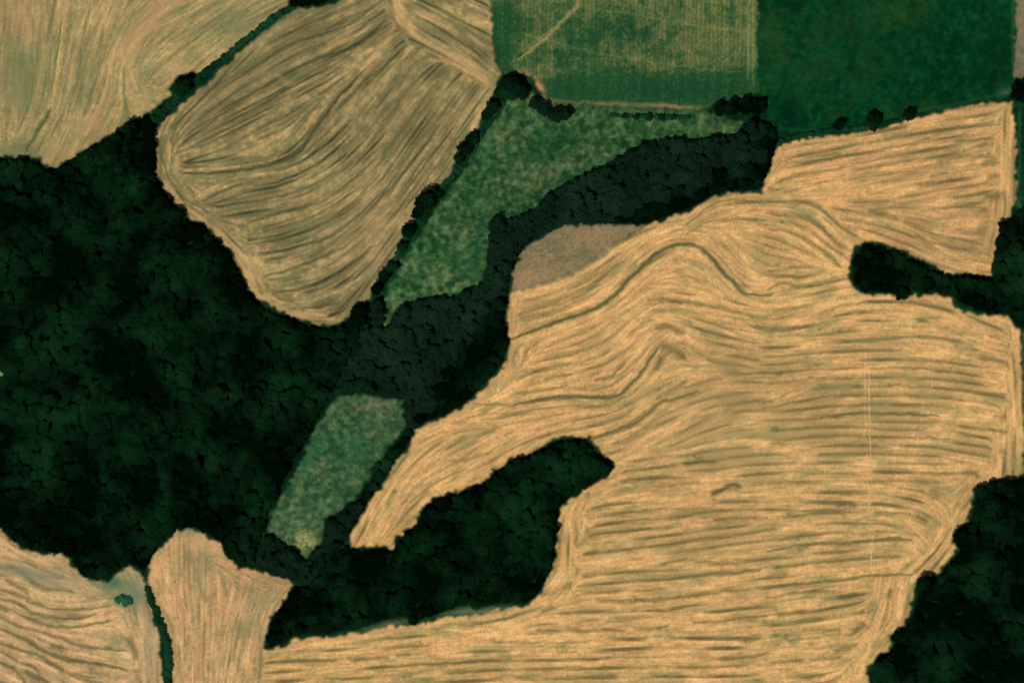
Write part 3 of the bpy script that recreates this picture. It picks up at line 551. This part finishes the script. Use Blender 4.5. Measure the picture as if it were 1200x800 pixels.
ribbon('wheel_track',[(1019,425),(1019,500),(1021,560),(1024,620),(1025,672)],.9,M_TRACK,.12,'right wheel mark of the straight pair running down the golden straw field')
ribbon('dirt_track',[(75,28),(71,50),(68,75),(65,95),(63,112),(61,127)],1.5,M_TRACK2,.03,'thin yellowish track down the olive field at upper left')

# ------------------------------------------------------------------ trees
def foliage(name, dark, lite, dark2=None):
    m = bpy.data.materials.new(name); m.use_nodes = True; n = m.node_tree.nodes; l = m.node_tree.links
    b = n["Principled BSDF"]; b.inputs["Roughness"].default_value = .8; b.inputs["Specular IOR Level"].default_value = .0
    ge = n.new("ShaderNodeNewGeometry"); nz = n.new("ShaderNodeTexNoise"); nz.inputs["Scale"].default_value = .035; nz.inputs["Detail"].default_value = 5; nz.inputs["Roughness"].default_value=.6
    l.new(ge.outputs["Position"],nz.inputs["Vector"])
    oi = n.new("ShaderNodeObjectInfo"); ma = n.new("ShaderNodeMath"); ma.operation='MULTIPLY_ADD'; ma.inputs[1].default_value=.20; l.new(oi.outputs["Random"],ma.inputs[0]); 
    m2 = n.new("ShaderNodeMath"); m2.operation='MULTIPLY_ADD'; m2.inputs[1].default_value=2.6; m2.inputs[2].default_value=-.90; l.new(nz.outputs["Fac"],m2.inputs[0]); l.new(m2.outputs[0],ma.inputs[2])
    cr = n.new("ShaderNodeValToRGB"); e=cr.color_ramp.elements; e[0].position=.3; e[0].color=(*dark,1); e[1].position=.95; e[1].color=(*lite,1)
    l.new(ma.outputs[0],cr.inputs[0]); l.new(cr.outputs[0],b.inputs["Base Color"])
    vm = n.new("ShaderNodeMix"); vm.data_type='VECTOR'; vm.inputs["Factor"].default_value=.55; vm.inputs[5].default_value=(0,0,1)
    vn = n.new("ShaderNodeVectorMath"); vn.operation='NORMALIZE'; l.new(ge.outputs["Normal"],vm.inputs[4]); l.new(vm.outputs[1],vn.inputs[0]); l.new(vn.outputs[0],b.inputs["Normal"]); return m
M_LEAF = foliage("leaves_dark",(.0006,.0040,.0014),(.0046,.026,.0085))
M_LEAFP = foliage("leaves_pale",(.0045,.0140,.0070),(.0085,.0265,.0125))
M_HEDGE = foliage("leaves_hedge",(.004,.030,.012),(.012,.060,.026))
M_BARK = plain_mat("bark",(.02,.015,.010),(.05,.04,.03),3)

def crown_mesh(name, seed, mat, R=5.0, H=6.4, z0=2.8, lobes=9, leaves=760, leaf=.55):
    """crown made of overlapping leafy lobes: dark inner cores plus many leaf-cluster faces"""
    rg = random.Random(seed); vs=[]; fs=[]
    L = [(0,0,z0+H*.55,R*.62)]
    for k in range(lobes):
        a = 2*math.pi*(k+rg.random()*.7)/lobes; rr = R*rg.uniform(.35,.66)
        L.append((rr*math.cos(a),rr*math.sin(a),z0+H*rg.uniform(.25,.72),R*rg.uniform(.28,.44)))
    def ico(cx,cy,cz,r):
        o=len(vs); nr=5; ns=8
        vs.append((cx,cy,cz+r))
        for j in range(1,nr):
            t=math.pi*j/nr
            for i in range(ns):
                a=2*math.pi*i/ns; q=r*rg.uniform(.78,1.12); vs.append((cx+q*math.sin(t)*math.cos(a),cy+q*math.sin(t)*math.sin(a),cz+q*math.cos(t)*.85))
        vs.append((cx,cy,cz-r*.8)); last=len(vs)-1
        for i in range(ns): fs.append((o,o+1+i,o+1+(i+1)%ns))
        for j in range(nr-2):
            for i in range(ns):
                a=o+1+j*ns+i; b_=o+1+j*ns+(i+1)%ns; fs.append((a,a+ns,b_+ns,b_))
        for i in range(ns): a=o+1+(nr-2)*ns; fs.append((a+i,last,a+(i+1)%ns))
    for c in L: ico(c[0],c[1],c[2],c[3]*.84)
    for k in range(leaves):
        c = rg.choice(L); u=rg.uniform(-.35,1); a=rg.uniform(0,2*math.pi); s=math.sqrt(max(0,1-u*u)); r=c[3]*rg.uniform(.85,1.18)
        n_=(s*math.cos(a),s*math.sin(a),u); p=(c[0]+r*n_[0],c[1]+r*n_[1],c[2]+r*n_[2]*.9)
        n2=np.array([n_[0]+rg.gauss(0,.45),n_[1]+rg.gauss(0,.45),n_[2]+.3+rg.gauss(0,.45)]); n2/=np.linalg.norm(n2)+1e-9
        t=np.cross(n2,[rg.gauss(0,1),rg.gauss(0,1),rg.gauss(0,1)]); t/=np.linalg.norm(t)+1e-9; w=np.cross(n2,t)
        sz=leaf*rg.uniform(.55,1.25); o=len(vs); P=np.array(p)
        for (q1,q2) in ((-1,-.2),(0,-1),(1,.1),(.1,1)):
            vs.append(tuple(P+t*q1*sz+w*q2*sz*.8))
        fs.append((o,o+1,o+2,o+3))
    me=bpy.data.meshes.new(name); me.from_pydata(vs,[],fs); me.materials.append(mat); return me
def trunk_mesh(name, seed, h=4.5, r=.28):
    rg=random.Random(seed); vs=[]; fs=[]
    def tube(pts,rad,n=6):
        o=len(vs)
        for (x,y,z),q in zip(pts,rad):
            for i in range(n):
                a=2*math.pi*i/n; vs.append((x+q*math.cos(a),y+q*math.sin(a),z))
        for k in range(len(pts)-1):
            for i in range(n): a=o+k*n+i; b_=o+k*n+(i+1)%n; fs.append((a,b_,b_+n,a+n))
    tube([(0,0,-.4),(0,0,.4),(.1,.05,h*.6),(.15,-.05,h*1.3)],[r*1.6,r*1.1,r*.85,r*.3])
    for k in range(5):
        a=k*1.26+rg.random(); z=h*rg.uniform(.45,.85); q=rg.uniform(1.8,3.0)
        tube([(.1,0,z),(q*.5*math.cos(a),q*.5*math.sin(a),z+1.0),(q*math.cos(a),q*math.sin(a),z+2.4)],[r*.5,r*.33,r*.12],5)
    me=bpy.data.meshes.new(name); me.from_pydata(vs,[],fs); me.materials.append(M_BARK); return me
CROWNS = [crown_mesh("crown",s,M_LEAF,lobes=l_) for s,l_ in ((1,9),(2,7),(3,11),(4,8),(5,10))]
CROWNSP = [crown_mesh("crown",s,M_LEAFP,lobes=l_) for s,l_ in ((11,9),(12,7),(13,10),(14,8))]
TRUNKS = [trunk_mesh("trunk",s) for s in (1,2,3)]
SHRUBS = [crown_mesh("foliage",s,M_HEDGE,R=3.0,H=2.4,z0=.2,lobes=8,leaves=420,leaf=.42) for s in (31,32,33)]
BASER = 5.0
def full_tree_mesh(name, crown, trunk):
    vs=[tuple(v.co) for v in crown.vertices]; o=len(vs); vs+=[tuple(v.co) for v in trunk.vertices]
    fs=[tuple(p.vertices) for p in crown.polygons]; nf=len(fs); fs+=[tuple(o+i for i in p.vertices) for p in trunk.polygons]
    me=bpy.data.meshes.new(name); me.from_pydata(vs,[],fs); me.materials.append(crown.materials[0]); me.materials.append(M_BARK)
    for k,p in enumerate(me.polygons):
        if k>=nf: p.material_index=1
    return me
def proto_collection(name, meshes):
    c=bpy.data.collections.new(name)
    for k,m in enumerate(meshes): c.objects.link(bpy.data.objects.new("woodland_tree_source",m))
    return c
PC_D = proto_collection("dark_trees",[full_tree_mesh("woodland_tree",c,TRUNKS[k%3]) for k,c in enumerate(CROWNS)])
PC_P = proto_collection("pale_trees",[full_tree_mesh("woodland_tree",c,TRUNKS[k%3]) for k,c in enumerate(CROWNSP)])
PC_H = proto_collection("shrubs",SHRUBS)

def instancer(name, coll):
    ng=bpy.data.node_groups.new(name,'GeometryNodeTree'); ng.interface.new_socket("Geometry",in_out='INPUT',socket_type='NodeSocketGeometry'); ng.interface.new_socket("Geometry",in_out='OUTPUT',socket_type='NodeSocketGeometry')
    n=ng.nodes; l=ng.links; gi=n.new("NodeGroupInput"); go=n.new("NodeGroupOutput"); ip=n.new("GeometryNodeInstanceOnPoints"); ci=n.new("GeometryNodeCollectionInfo")
    ci.inputs[0].default_value=coll; ci.inputs["Separate Children"].default_value=True; ci.inputs["Reset Children"].default_value=True
    ip.inputs["Pick Instance"].default_value=True
    a=n.new("GeometryNodeInputNamedAttribute"); a.data_type='FLOAT_VECTOR'; a.inputs[0].default_value="size"
    r_=n.new("GeometryNodeInputNamedAttribute"); r_.data_type='FLOAT_VECTOR'; r_.inputs[0].default_value="turn"
    k=n.new("GeometryNodeInputNamedAttribute"); k.data_type='INT'; k.inputs[0].default_value="pick"
    l.new(gi.outputs[0],ip.inputs["Points"]); l.new(ci.outputs[0],ip.inputs["Instance"]); l.new(a.outputs[0],ip.inputs["Scale"]); l.new(r_.outputs[0],ip.inputs["Rotation"]); l.new(k.outputs[0],ip.inputs["Instance Index"]); l.new(ip.outputs[0],go.inputs[0])
    return ng
NG = {'D':instancer("dark_wood",PC_D),'P':instancer("pale_wood",PC_P),'H':instancer("shrub_wood",PC_H)}

def cloud(name, trees, kind, label):
    """one 'stuff' object carrying all these trees"""
    me=bpy.data.meshes.new(name); me.from_pydata([(*W(t[0],t[1]),hgt(t[0],t[1],HB)) for t in trees],[],[])
    rg=random.Random(len(trees)); base = 3.0 if kind=='H' else BASER
    sz=[]; tn=[]; pk=[]
    for t in trees:
        s=t[2]*MPP/base; sz+= [s,s*rg.uniform(.9,1.1),s*rg.uniform(.62,.8)]; tn+=[0,0,rg.uniform(0,6.28)]; pk.append(rg.randrange(5))
    a=me.attributes.new("size",'FLOAT_VECTOR','POINT'); a.data.foreach_set("vector",sz)
    a=me.attributes.new("turn",'FLOAT_VECTOR','POINT'); a.data.foreach_set("vector",tn)
    a=me.attributes.new("pick",'INT','POINT'); a.data.foreach_set("value",pk)
    o=link(bpy.data.objects.new(name,me)); md=o.modifiers.new("trees",'NODES'); md.node_group=NG[kind]; tag(o,label,name.replace('_',' '),kind='stuff'); return o

_tc=[0]
def tree(px,py,r,label,group=None,kind='D',name='broadleaf_tree',cat='tree'):
    """single tree: empty at its foot, crown and trunk as parts; r is crown radius in photo px"""
    _tc[0]+=1; rg=random.Random(_tc[0]*13)
    o=link(bpy.data.objects.new(name,None)); o.location=(*W(px,py),hgt(px,py,HB)); o.rotation_euler=(0,0,rg.uniform(0,6.28))
    s=r*MPP/BASER; o.scale=(s,s,s*rg.uniform(.85,1.1)); o.empty_display_size=1
    cs=CROWNS if kind=='D' else CROWNSP
    link(bpy.data.objects.new('crown',cs[rg.randrange(len(cs))]),o); link(bpy.data.objects.new('trunk',TRUNKS[rg.randrange(3)]),o)
    tag(o,label,cat,group); return o

# ---- woods: outline, kind of foliage
def dist_to(poly, x, y):
    p=np.array(poly,float); q=np.roll(p,-1,0); d=q-p; l2=(d**2).sum(1)+1e-9
    t=np.clip(((x-p[:,0])*d[:,0]+(y-p[:,1])*d[:,1])/l2,0,1); dx=x-p[:,0]-t*d[:,0]; dy=y-p[:,1]-t*d[:,1]
    dd=np.hypot(dx,dy); k=int(dd.argmin()); return float(dd[k]), (float(dx[k]),float(dy[k]))
def inpoly(poly,x,y):
    c=False; n=len(poly); j=n-1
    for i in range(n):
        xi,yi=poly[i]; xj,yj=poly[j]
        if ((yi>y)!=(yj>y)) and x<(xj-xi)*(y-yi)/(yj-yi)+xi: c=not c
        j=i
    return c
TAKEN=[]   # hand-placed trees (px,py,r)
# ------------------------------------------------------------------ single trees that can be pointed at
HAND = [
 (214,103,12.5,'round dark tree bulging from the hedge between the olive field and the rounded brown field','D'),
 (350,-1,12,'dark tree at the top frame edge, western one where the long hedge begins','D'),
 (374,-4,13,'dark tree at the top frame edge, eastern one where the long hedge begins','D'),
 (596,103,15,'largest dark tree in the clump at the northern tip of the long meadow','D'),
 (587,108,9,'small dark tree on the west side of the clump at the meadow tip','D'),
 (611,110,10,'dark tree on the east side of the clump at the meadow tip','D'),
 (603,96,8,'small dark tree on the north side of the clump at the meadow tip','D'),
 (627,122,8,'first tree of the short curved row southeast of the clump at the meadow tip','P'),
 (638,129,9,'second tree of the short curved row southeast of the clump at the meadow tip','P'),
 (651,135,10,'third and widest tree of the short curved row at the north end of the meadow','P'),
 (663,134,8,'last tree of the short curved row at the north end of the meadow','P'),
 (577,126,9,'northernmost tree of the line between rounded brown field and long meadow','D'),
 (570,136,7,'small tree second from the north in the line beside the rounded brown field','D'),
 (553,163,9,'upper crown of the pair of dark trees beside the brown field east side','D'),
 (545,174,10,'lower crown of the pair of dark trees beside the brown field east side','D'),
 (538,186,8,'small tree just below the pair on the east side of the brown field','D'),
 (507,229,10,'northern crown of the dense cluster halfway down the brown field east side','D'),
 (499,239,13,'widest crown of the dense cluster halfway down the brown field east side','D'),
 (489,250,9,'southern crown of the dense cluster halfway down the brown field east side','D'),
 (478,272,9,'single dark crown poking west into the brown field below the dense cluster','D'),
 (471,289,7,'small crown south of the single one that pokes into the brown field','D'),
 (459,313,8,'upper crown of the trio near the southeastern corner of the brown field','D'),
 (450,323,8,'middle crown of the trio near the southeastern corner of the brown field','D'),
 (441,339,8,'lowest crown of the trio near the southeastern corner of the brown field','D'),
 (420,366,11,'dark tree at the southern tip of the rounded brown field','D'),
 (843,128,9,'westernmost crown of the dark clump north of the wood, below the crop field corner','D'),
 (857,127,10,'second crown from the west in the dark clump below the crop field corner','D'),
 (873,125,11,'third crown from the west in the dark clump below the crop field corner','D'),
 (888,126,11,'easternmost crown of the dark clump below the crop field corner','D'),
 (732,136,3.5,'westernmost small tree of the thin row along the top of the meadow','P'),
 (746,137,4,'second small tree of the thin row along the top of the meadow','P'),
 (760,138,5,'broadest tree of the thin row along the top of the meadow','P'),
 (775,138,4.2,'fourth small tree of the thin row along the top of the meadow','P'),
 (789,138,3.8,'easternmost small tree of the thin row along the top of the meadow','P'),
 (983,147,8,'western dark tree on the boundary between dark pasture and straw field','D'),
 (1022,141,10,'widest dark tree on the boundary between dark pasture and straw field','D'),
 (1023,150,6,'small tree overhanging the straw just south of the widest boundary tree','D'),
 (1064,135,8,'eastern dark tree on the boundary between dark pasture and straw field','D'),
 (1194,108,12,'dark tree in the right hand field corner beside the dark pasture','D'),
 (1203,98,10,'dark tree at the right frame edge behind the field corner tree','D'),
 (316,582,10,'round black-green tree on the west side of the wood clearing','D'),
 (651,619,5.5,'small crown jutting east from the southern wood into the straw headland','D'),
 (1126,630,12,'big round crown bulging west from the southeast wood, upper one','D'),
 (1083,685,12,'big round crown bulging west from the southeast wood, middle one','D'),
 (1051,746,8,'pointed small crown jutting west from the southeast wood near the bottom','D'),
 (1035,781,14,'broad crown at the bottom of the southeast wood edge','D'),
 (1149,577,9,'crown on the northwest corner of the southeast wood','D'),
 (1163,571,9,'crown on the top edge of the southeast wood, next to its northwest corner','D'),
 (1182,570,10,'crown on the top edge of the southeast wood near the right frame edge','D'),
 (1013,297,9,'northernmost crown at the blunt western end of the narrow wood','D'),
 (1006,308,9,'middle crown at the blunt western end of the narrow wood','D'),
 (1006,327,9,'lower crown at the blunt western end of the narrow wood','D'),
 (1014,336,8,'southwestern corner crown of the narrow wood','D'),
 (1056,344,9,'crown bulging south from the narrow wood into the straw','D'),
 (1177,266,9,'northern crown on the ragged edge facing the small straw field','D'),
 (1172,284,9,'second crown on the ragged edge facing the small straw field','D'),
 (1170,299,8,'third crown on the ragged edge facing the small straw field','D'),
 (1169,313,9,'southern crown on the ragged edge facing the small straw field','D'),
 (708,550,9,'eastern corner crown of the southern wood, nearest the golden field centre','D'),
 (321,748,10,'southwestern corner crown of the southern wood','D'),
 (484,726,7,'small crown dropping south from the lower edge of the southern wood','D'),
 (583,263,11,'round crown at the northwest shoulder of the central wood beside the meadow','P'),
]
for x,y,r,lb,kd in HAND: tree(x,y,r,lb,None,kd); TAKEN.append((x,y,r))

def scatter(poly, rmin, rmax, sp, seed, edge=True):
    rg=random.Random(seed); p=np.array(poly,float); x0,y0=p.min(0); x1,y1=p.max(0)
    x0=max(x0,-45); x1=min(x1,1245); y0=max(y0,-45); y1=min(y1,845)
    out=[]; cell=rmax; grid={}
    def ok(x,y,r):
        gi,gj=int(x//cell),int(y//cell)
        for a in range(gi-2,gi+3):
            for b_ in range(gj-2,gj+3):
                for (X,Y,R) in grid.get((a,b_),()):
                    if (X-x)**2+(Y-y)**2<(sp*(r+R))**2: return False
        return True
    def put(x,y,r): out.append((x,y,r)); grid.setdefault((int(x//cell),int(y//cell)),[]).append((x,y,r))
    for (x,y,r) in TAKEN: grid.setdefault((int(x//cell),int(y//cell)),[]).append((x,y,r))
    if edge:     # crowns lined up just inside the outline
        q=np.roll(p,-1,0)
        for a,b_ in zip(p,q):
            L_=np.hypot(*(b_-a)); n_=int(L_/3)+1
            for k in range(n_):
                t=(k+rg.random())/n_; r=rg.uniform(rmin*.62,rmax*.8); c=a+(b_-a)*t; d=(b_-a)/(L_+1e-9)
                for s in (1,-1):
                    x,y=c[0]-s*d[1]*r*.78,c[1]+s*d[0]*r*.78
                    if not(x0<x<x1 and y0<y<y1) : continue
                    if inpoly(poly,x,y) and ok(x,y,r*1.02) and dist_to(poly,x,y)[0]>r*.62: put(x,y,r)
    area=(x1-x0)*(y1-y0); fails=0
    for k in range(int(area/18)):
        x=rg.uniform(x0,x1); y=rg.uniform(y0,y1); f=rg.random(); r=rmin+(rmax-rmin)*f
        if not inpoly(poly,x,y) or not ok(x,y,r): continue
        if dist_to(poly,x,y)[0]<r*.7: continue
        put(x,y,r)
    return out
def in_frame(t,m=0): return -m<t[0]<1200+m and -m<t[1]<800+m
WOODS = [('big western wood',W_WEST,'D',7.5,13.5,.50,'vast nearly black wood filling the left side of the picture'),
 ('central wood',W_MIDDLE,'P',7.0,12,.49,'dark greyish green wood around the two rough meadows in the centre'),
 ('southern wood',W_SOUTH,'D',7,12.5,.50,'dark wood pointing into the golden straw field below the centre'),
 ('narrow wood',W_NARROW,'D',7,12,.50,'narrow dark wood at the right running in from the frame edge'),
 ('southeast wood',W_SE,'D',8,14,.50,'dark wood filling the lower right corner'),
 ('top hedge trees',W_TOP,'D',7,11,.6,None)]
OUTLINE_DARK_SIDE = [(600,112),(898,141),(907,177),(615,297),(362,688),(294,656),(432,376)]   # land parcel; its drawn pale tint is put into the leaf colour
ALLW=[W_WEST,W_MIDDLE,W_SOUTH,W_NARROW,W_SE]
START={'big western wood':'top left','central wood':'brown field tip','southern wood':'straw tongue','narrow wood':'blunt end','southeast wood':'northwest corner'}
def perim(poly,x,y):
    p=np.array(poly,float); q=np.roll(p,-1,0); d=q-p; l=np.hypot(d[:,0],d[:,1]); cum=np.concatenate([[0],np.cumsum(l)])
    t=np.clip(((x-p[:,0])*d[:,0]+(y-p[:,1])*d[:,1])/(l*l+1e-9),0,1); dd=np.hypot(x-p[:,0]-t*d[:,0],y-p[:,1]-t*d[:,1]); k=int(dd.argmin()); return float(cum[k]+t[k]*l[k])
ORD=lambda n:'%d%s'%(n,'th' if 10<=n%100<=20 else {1:'st',2:'nd',3:'rd'}.get(n%10,'th'))
def pale(t):
    d_=dist_to(OUTLINE_DARK_SIDE,t[0],t[1])[0]*(1 if inpoly(OUTLINE_DARK_SIDE,t[0],t[1]) else -1)
    return d_+6*math.sin(t[0]*12.9+t[1]*7.1)>0
picked=[]; cands=[]
for wi,(wn_,poly,kd,r0,r1,sp,lb) in enumerate(WOODS):
    ts=scatter(poly,r0,r1,sp,50+wi); picked.append(ts)
    if lb is None:
        for t in ts:
            if in_frame(t,8): tree(*t,('dark tree, east' if t[0]>362 else 'dark tree, west')+' of the two crowns at the very top of the long hedge','trees at the top end of the long hedge','D')
        continue
    for k,t in enumerate(ts):
        if not in_frame(t,-4): continue
        d,(dx,dy)=dist_to(poly,t[0],t[1])
        if d>t[2]*1.05 or d<1e-6: continue
        ex,ey=t[0]-dx/d*(d+11),t[1]-dy/d*(d+11)
        if any(inpoly(w_,ex,ey) for w_ in ALLW): continue
        cands.append((t[2],wi,k))
cands.sort(reverse=True); print('edge candidates',len(cands)); sel={(a[1],a[2]) for a in cands[:236]}
for wi,ts in enumerate(picked):
    wn_,poly,kd,r0,r1,sp,lb=WOODS[wi]
    if lb is None: continue
    rest=[]; row=[]
    for k,t in enumerate(ts):
        kk=kd if kd=='D' else ('P' if pale(t) else 'D')
        if (wi,k) in sel: row.append((perim(poly,t[0],t[1]),t,kk))
        else: rest.append((t,kk))
    for h in TAKEN:
        if dist_to(poly,h[0],h[1])[0]<13: row.append((perim(poly,h[0],h[1]),h,None))
    for n_,(q_,t,kk) in enumerate(sorted(row,key=lambda a:a[0])):
        if kk is None: continue
        tree(*t,'%s tree, %s clockwise round the edge of the %s from %s'%('greyish' if kk=='P' else 'dark',ORD(n_+1),wn_,START[wn_]),'edge trees of the %s'%wn_,kk)
    D=[t for t,k in rest if k=='D']; Pp=[t for t,k in rest if k=='P']
    if kd=='D': cloud('wood',D,'D',lb)
    else:
        cloud('wood',Pp,'P',lb); cloud('wood',D,'D','strip of near-black wood along the southeast side of the central wood')
print('woods', round(time.time()-T0,1))

# ------------------------------------------------------------------ hedges and shrubs
def hedge(pts, widths, label, dens=1.0, name='hedge', rr=(3.0,5.5)):
    """hedge > bush parts: uneven bushes standing shoulder to shoulder"""
    L=smooth_line(pts,2.0); rg=random.Random(int(pts[0][0])+3)
    x,y=L[0]; o=link(bpy.data.objects.new(name,None)); o.location=(*W(x,y),hgt(x,y,HB)); tag(o,label,'hedge')
    acc=0; ox,oy,oz=o.location
    for k in range(1,len(L)):
        acc+=np.hypot(*(L[k]-L[k-1])); f=k/len(L); w=np.interp(f,np.linspace(0,1,len(widths)),widths)
        if acc>=3.0/dens:
            acc=0; d=L[k]-L[k-1]; d/=np.hypot(*d)+1e-9
            nb=max(1,int(w/7+.5))
            for b_ in range(nb):
                r=rg.uniform(*rr); off=(rg.random()-.5)*max(0,w-1.2*r); px,py=L[k][0]-d[1]*off,L[k][1]+d[0]*off
                c=link(bpy.data.objects.new('bush',SHRUBS[rg.randrange(3)]),o); X,Y=W(px,py); s=r*MPP/3.0
                c.location=(X-ox,Y-oy,hgt(px,py,HB)-oz); c.scale=(s,s,s*rg.uniform(.7,1.3)); c.rotation_euler=(0,0,rg.uniform(0,6.28))
hedge([(346,6),(320,22),(290,45),(260,70),(235,90),(215,107),(195,128),(183,142)],[7,6,6,8,12,16],'long dark green hedge running diagonally between the olive and the rounded brown fields')
hedge([(172,686),(176,700),(184,718),(192,738),(197,760),(197,785),(196,810)],[4,7,9,11,10,8],'narrow curving hedge between the two pale straw fields at lower left')
hedge([(592,118),(575,140),(555,172),(535,200),(510,232),(490,258),(470,290),(452,322),(440,345)],[4,5,6,6,7,6,6,5],'thin hedge under the tree line between the brown field and the long meadow',rr=(2.6,4.2))
hedge([(908,168),(935,160),(970,153),(1010,150),(1045,143),(1075,135)],[7,5,4,4,3],'low hedge between dark pasture and straw field',rr=(2.4,4.0))
hedge([(1197,118),(1199,150),(1198,200),(1197,240)],[5,4,4,6],'low hedge down the right frame edge beside the small straw field',rr=(2.4,4.0))
hedge([(712,134),(730,136),(755,138),(785,139),(806,138)],[2,7,9,5],'thin dark bushes in a line along the top of the long meadow',rr=(2.4,4.0))
SHG=crown_mesh('foliage',77,foliage('leaves_bright',(.014,.085,.040),(.03,.15,.07)),R=3.0,H=1.4,z0=.1,lobes=8,leaves=420,leaf=.42)
b_=link(bpy.data.objects.new('shrub',None)); b_.location=(*W(145,703),hgt(145,703,HB)); tag(b_,'isolated bright green oval shrub in the pale straw field at lower left','shrub')
for dx,dy,r in ((-7,0,4.5),(-2,2,5.5),(3,1,6),(8,-1,4.5),(2,-4,4)):
    c=link(bpy.data.objects.new('foliage',SHG),b_); c.location=(dx*MPP,dy*MPP,0); c.scale=(r*MPP/3,)*3; c.rotation_euler=(0,0,dx)
print('done', round(time.time()-T0,1), 'objects', len(scene.objects))
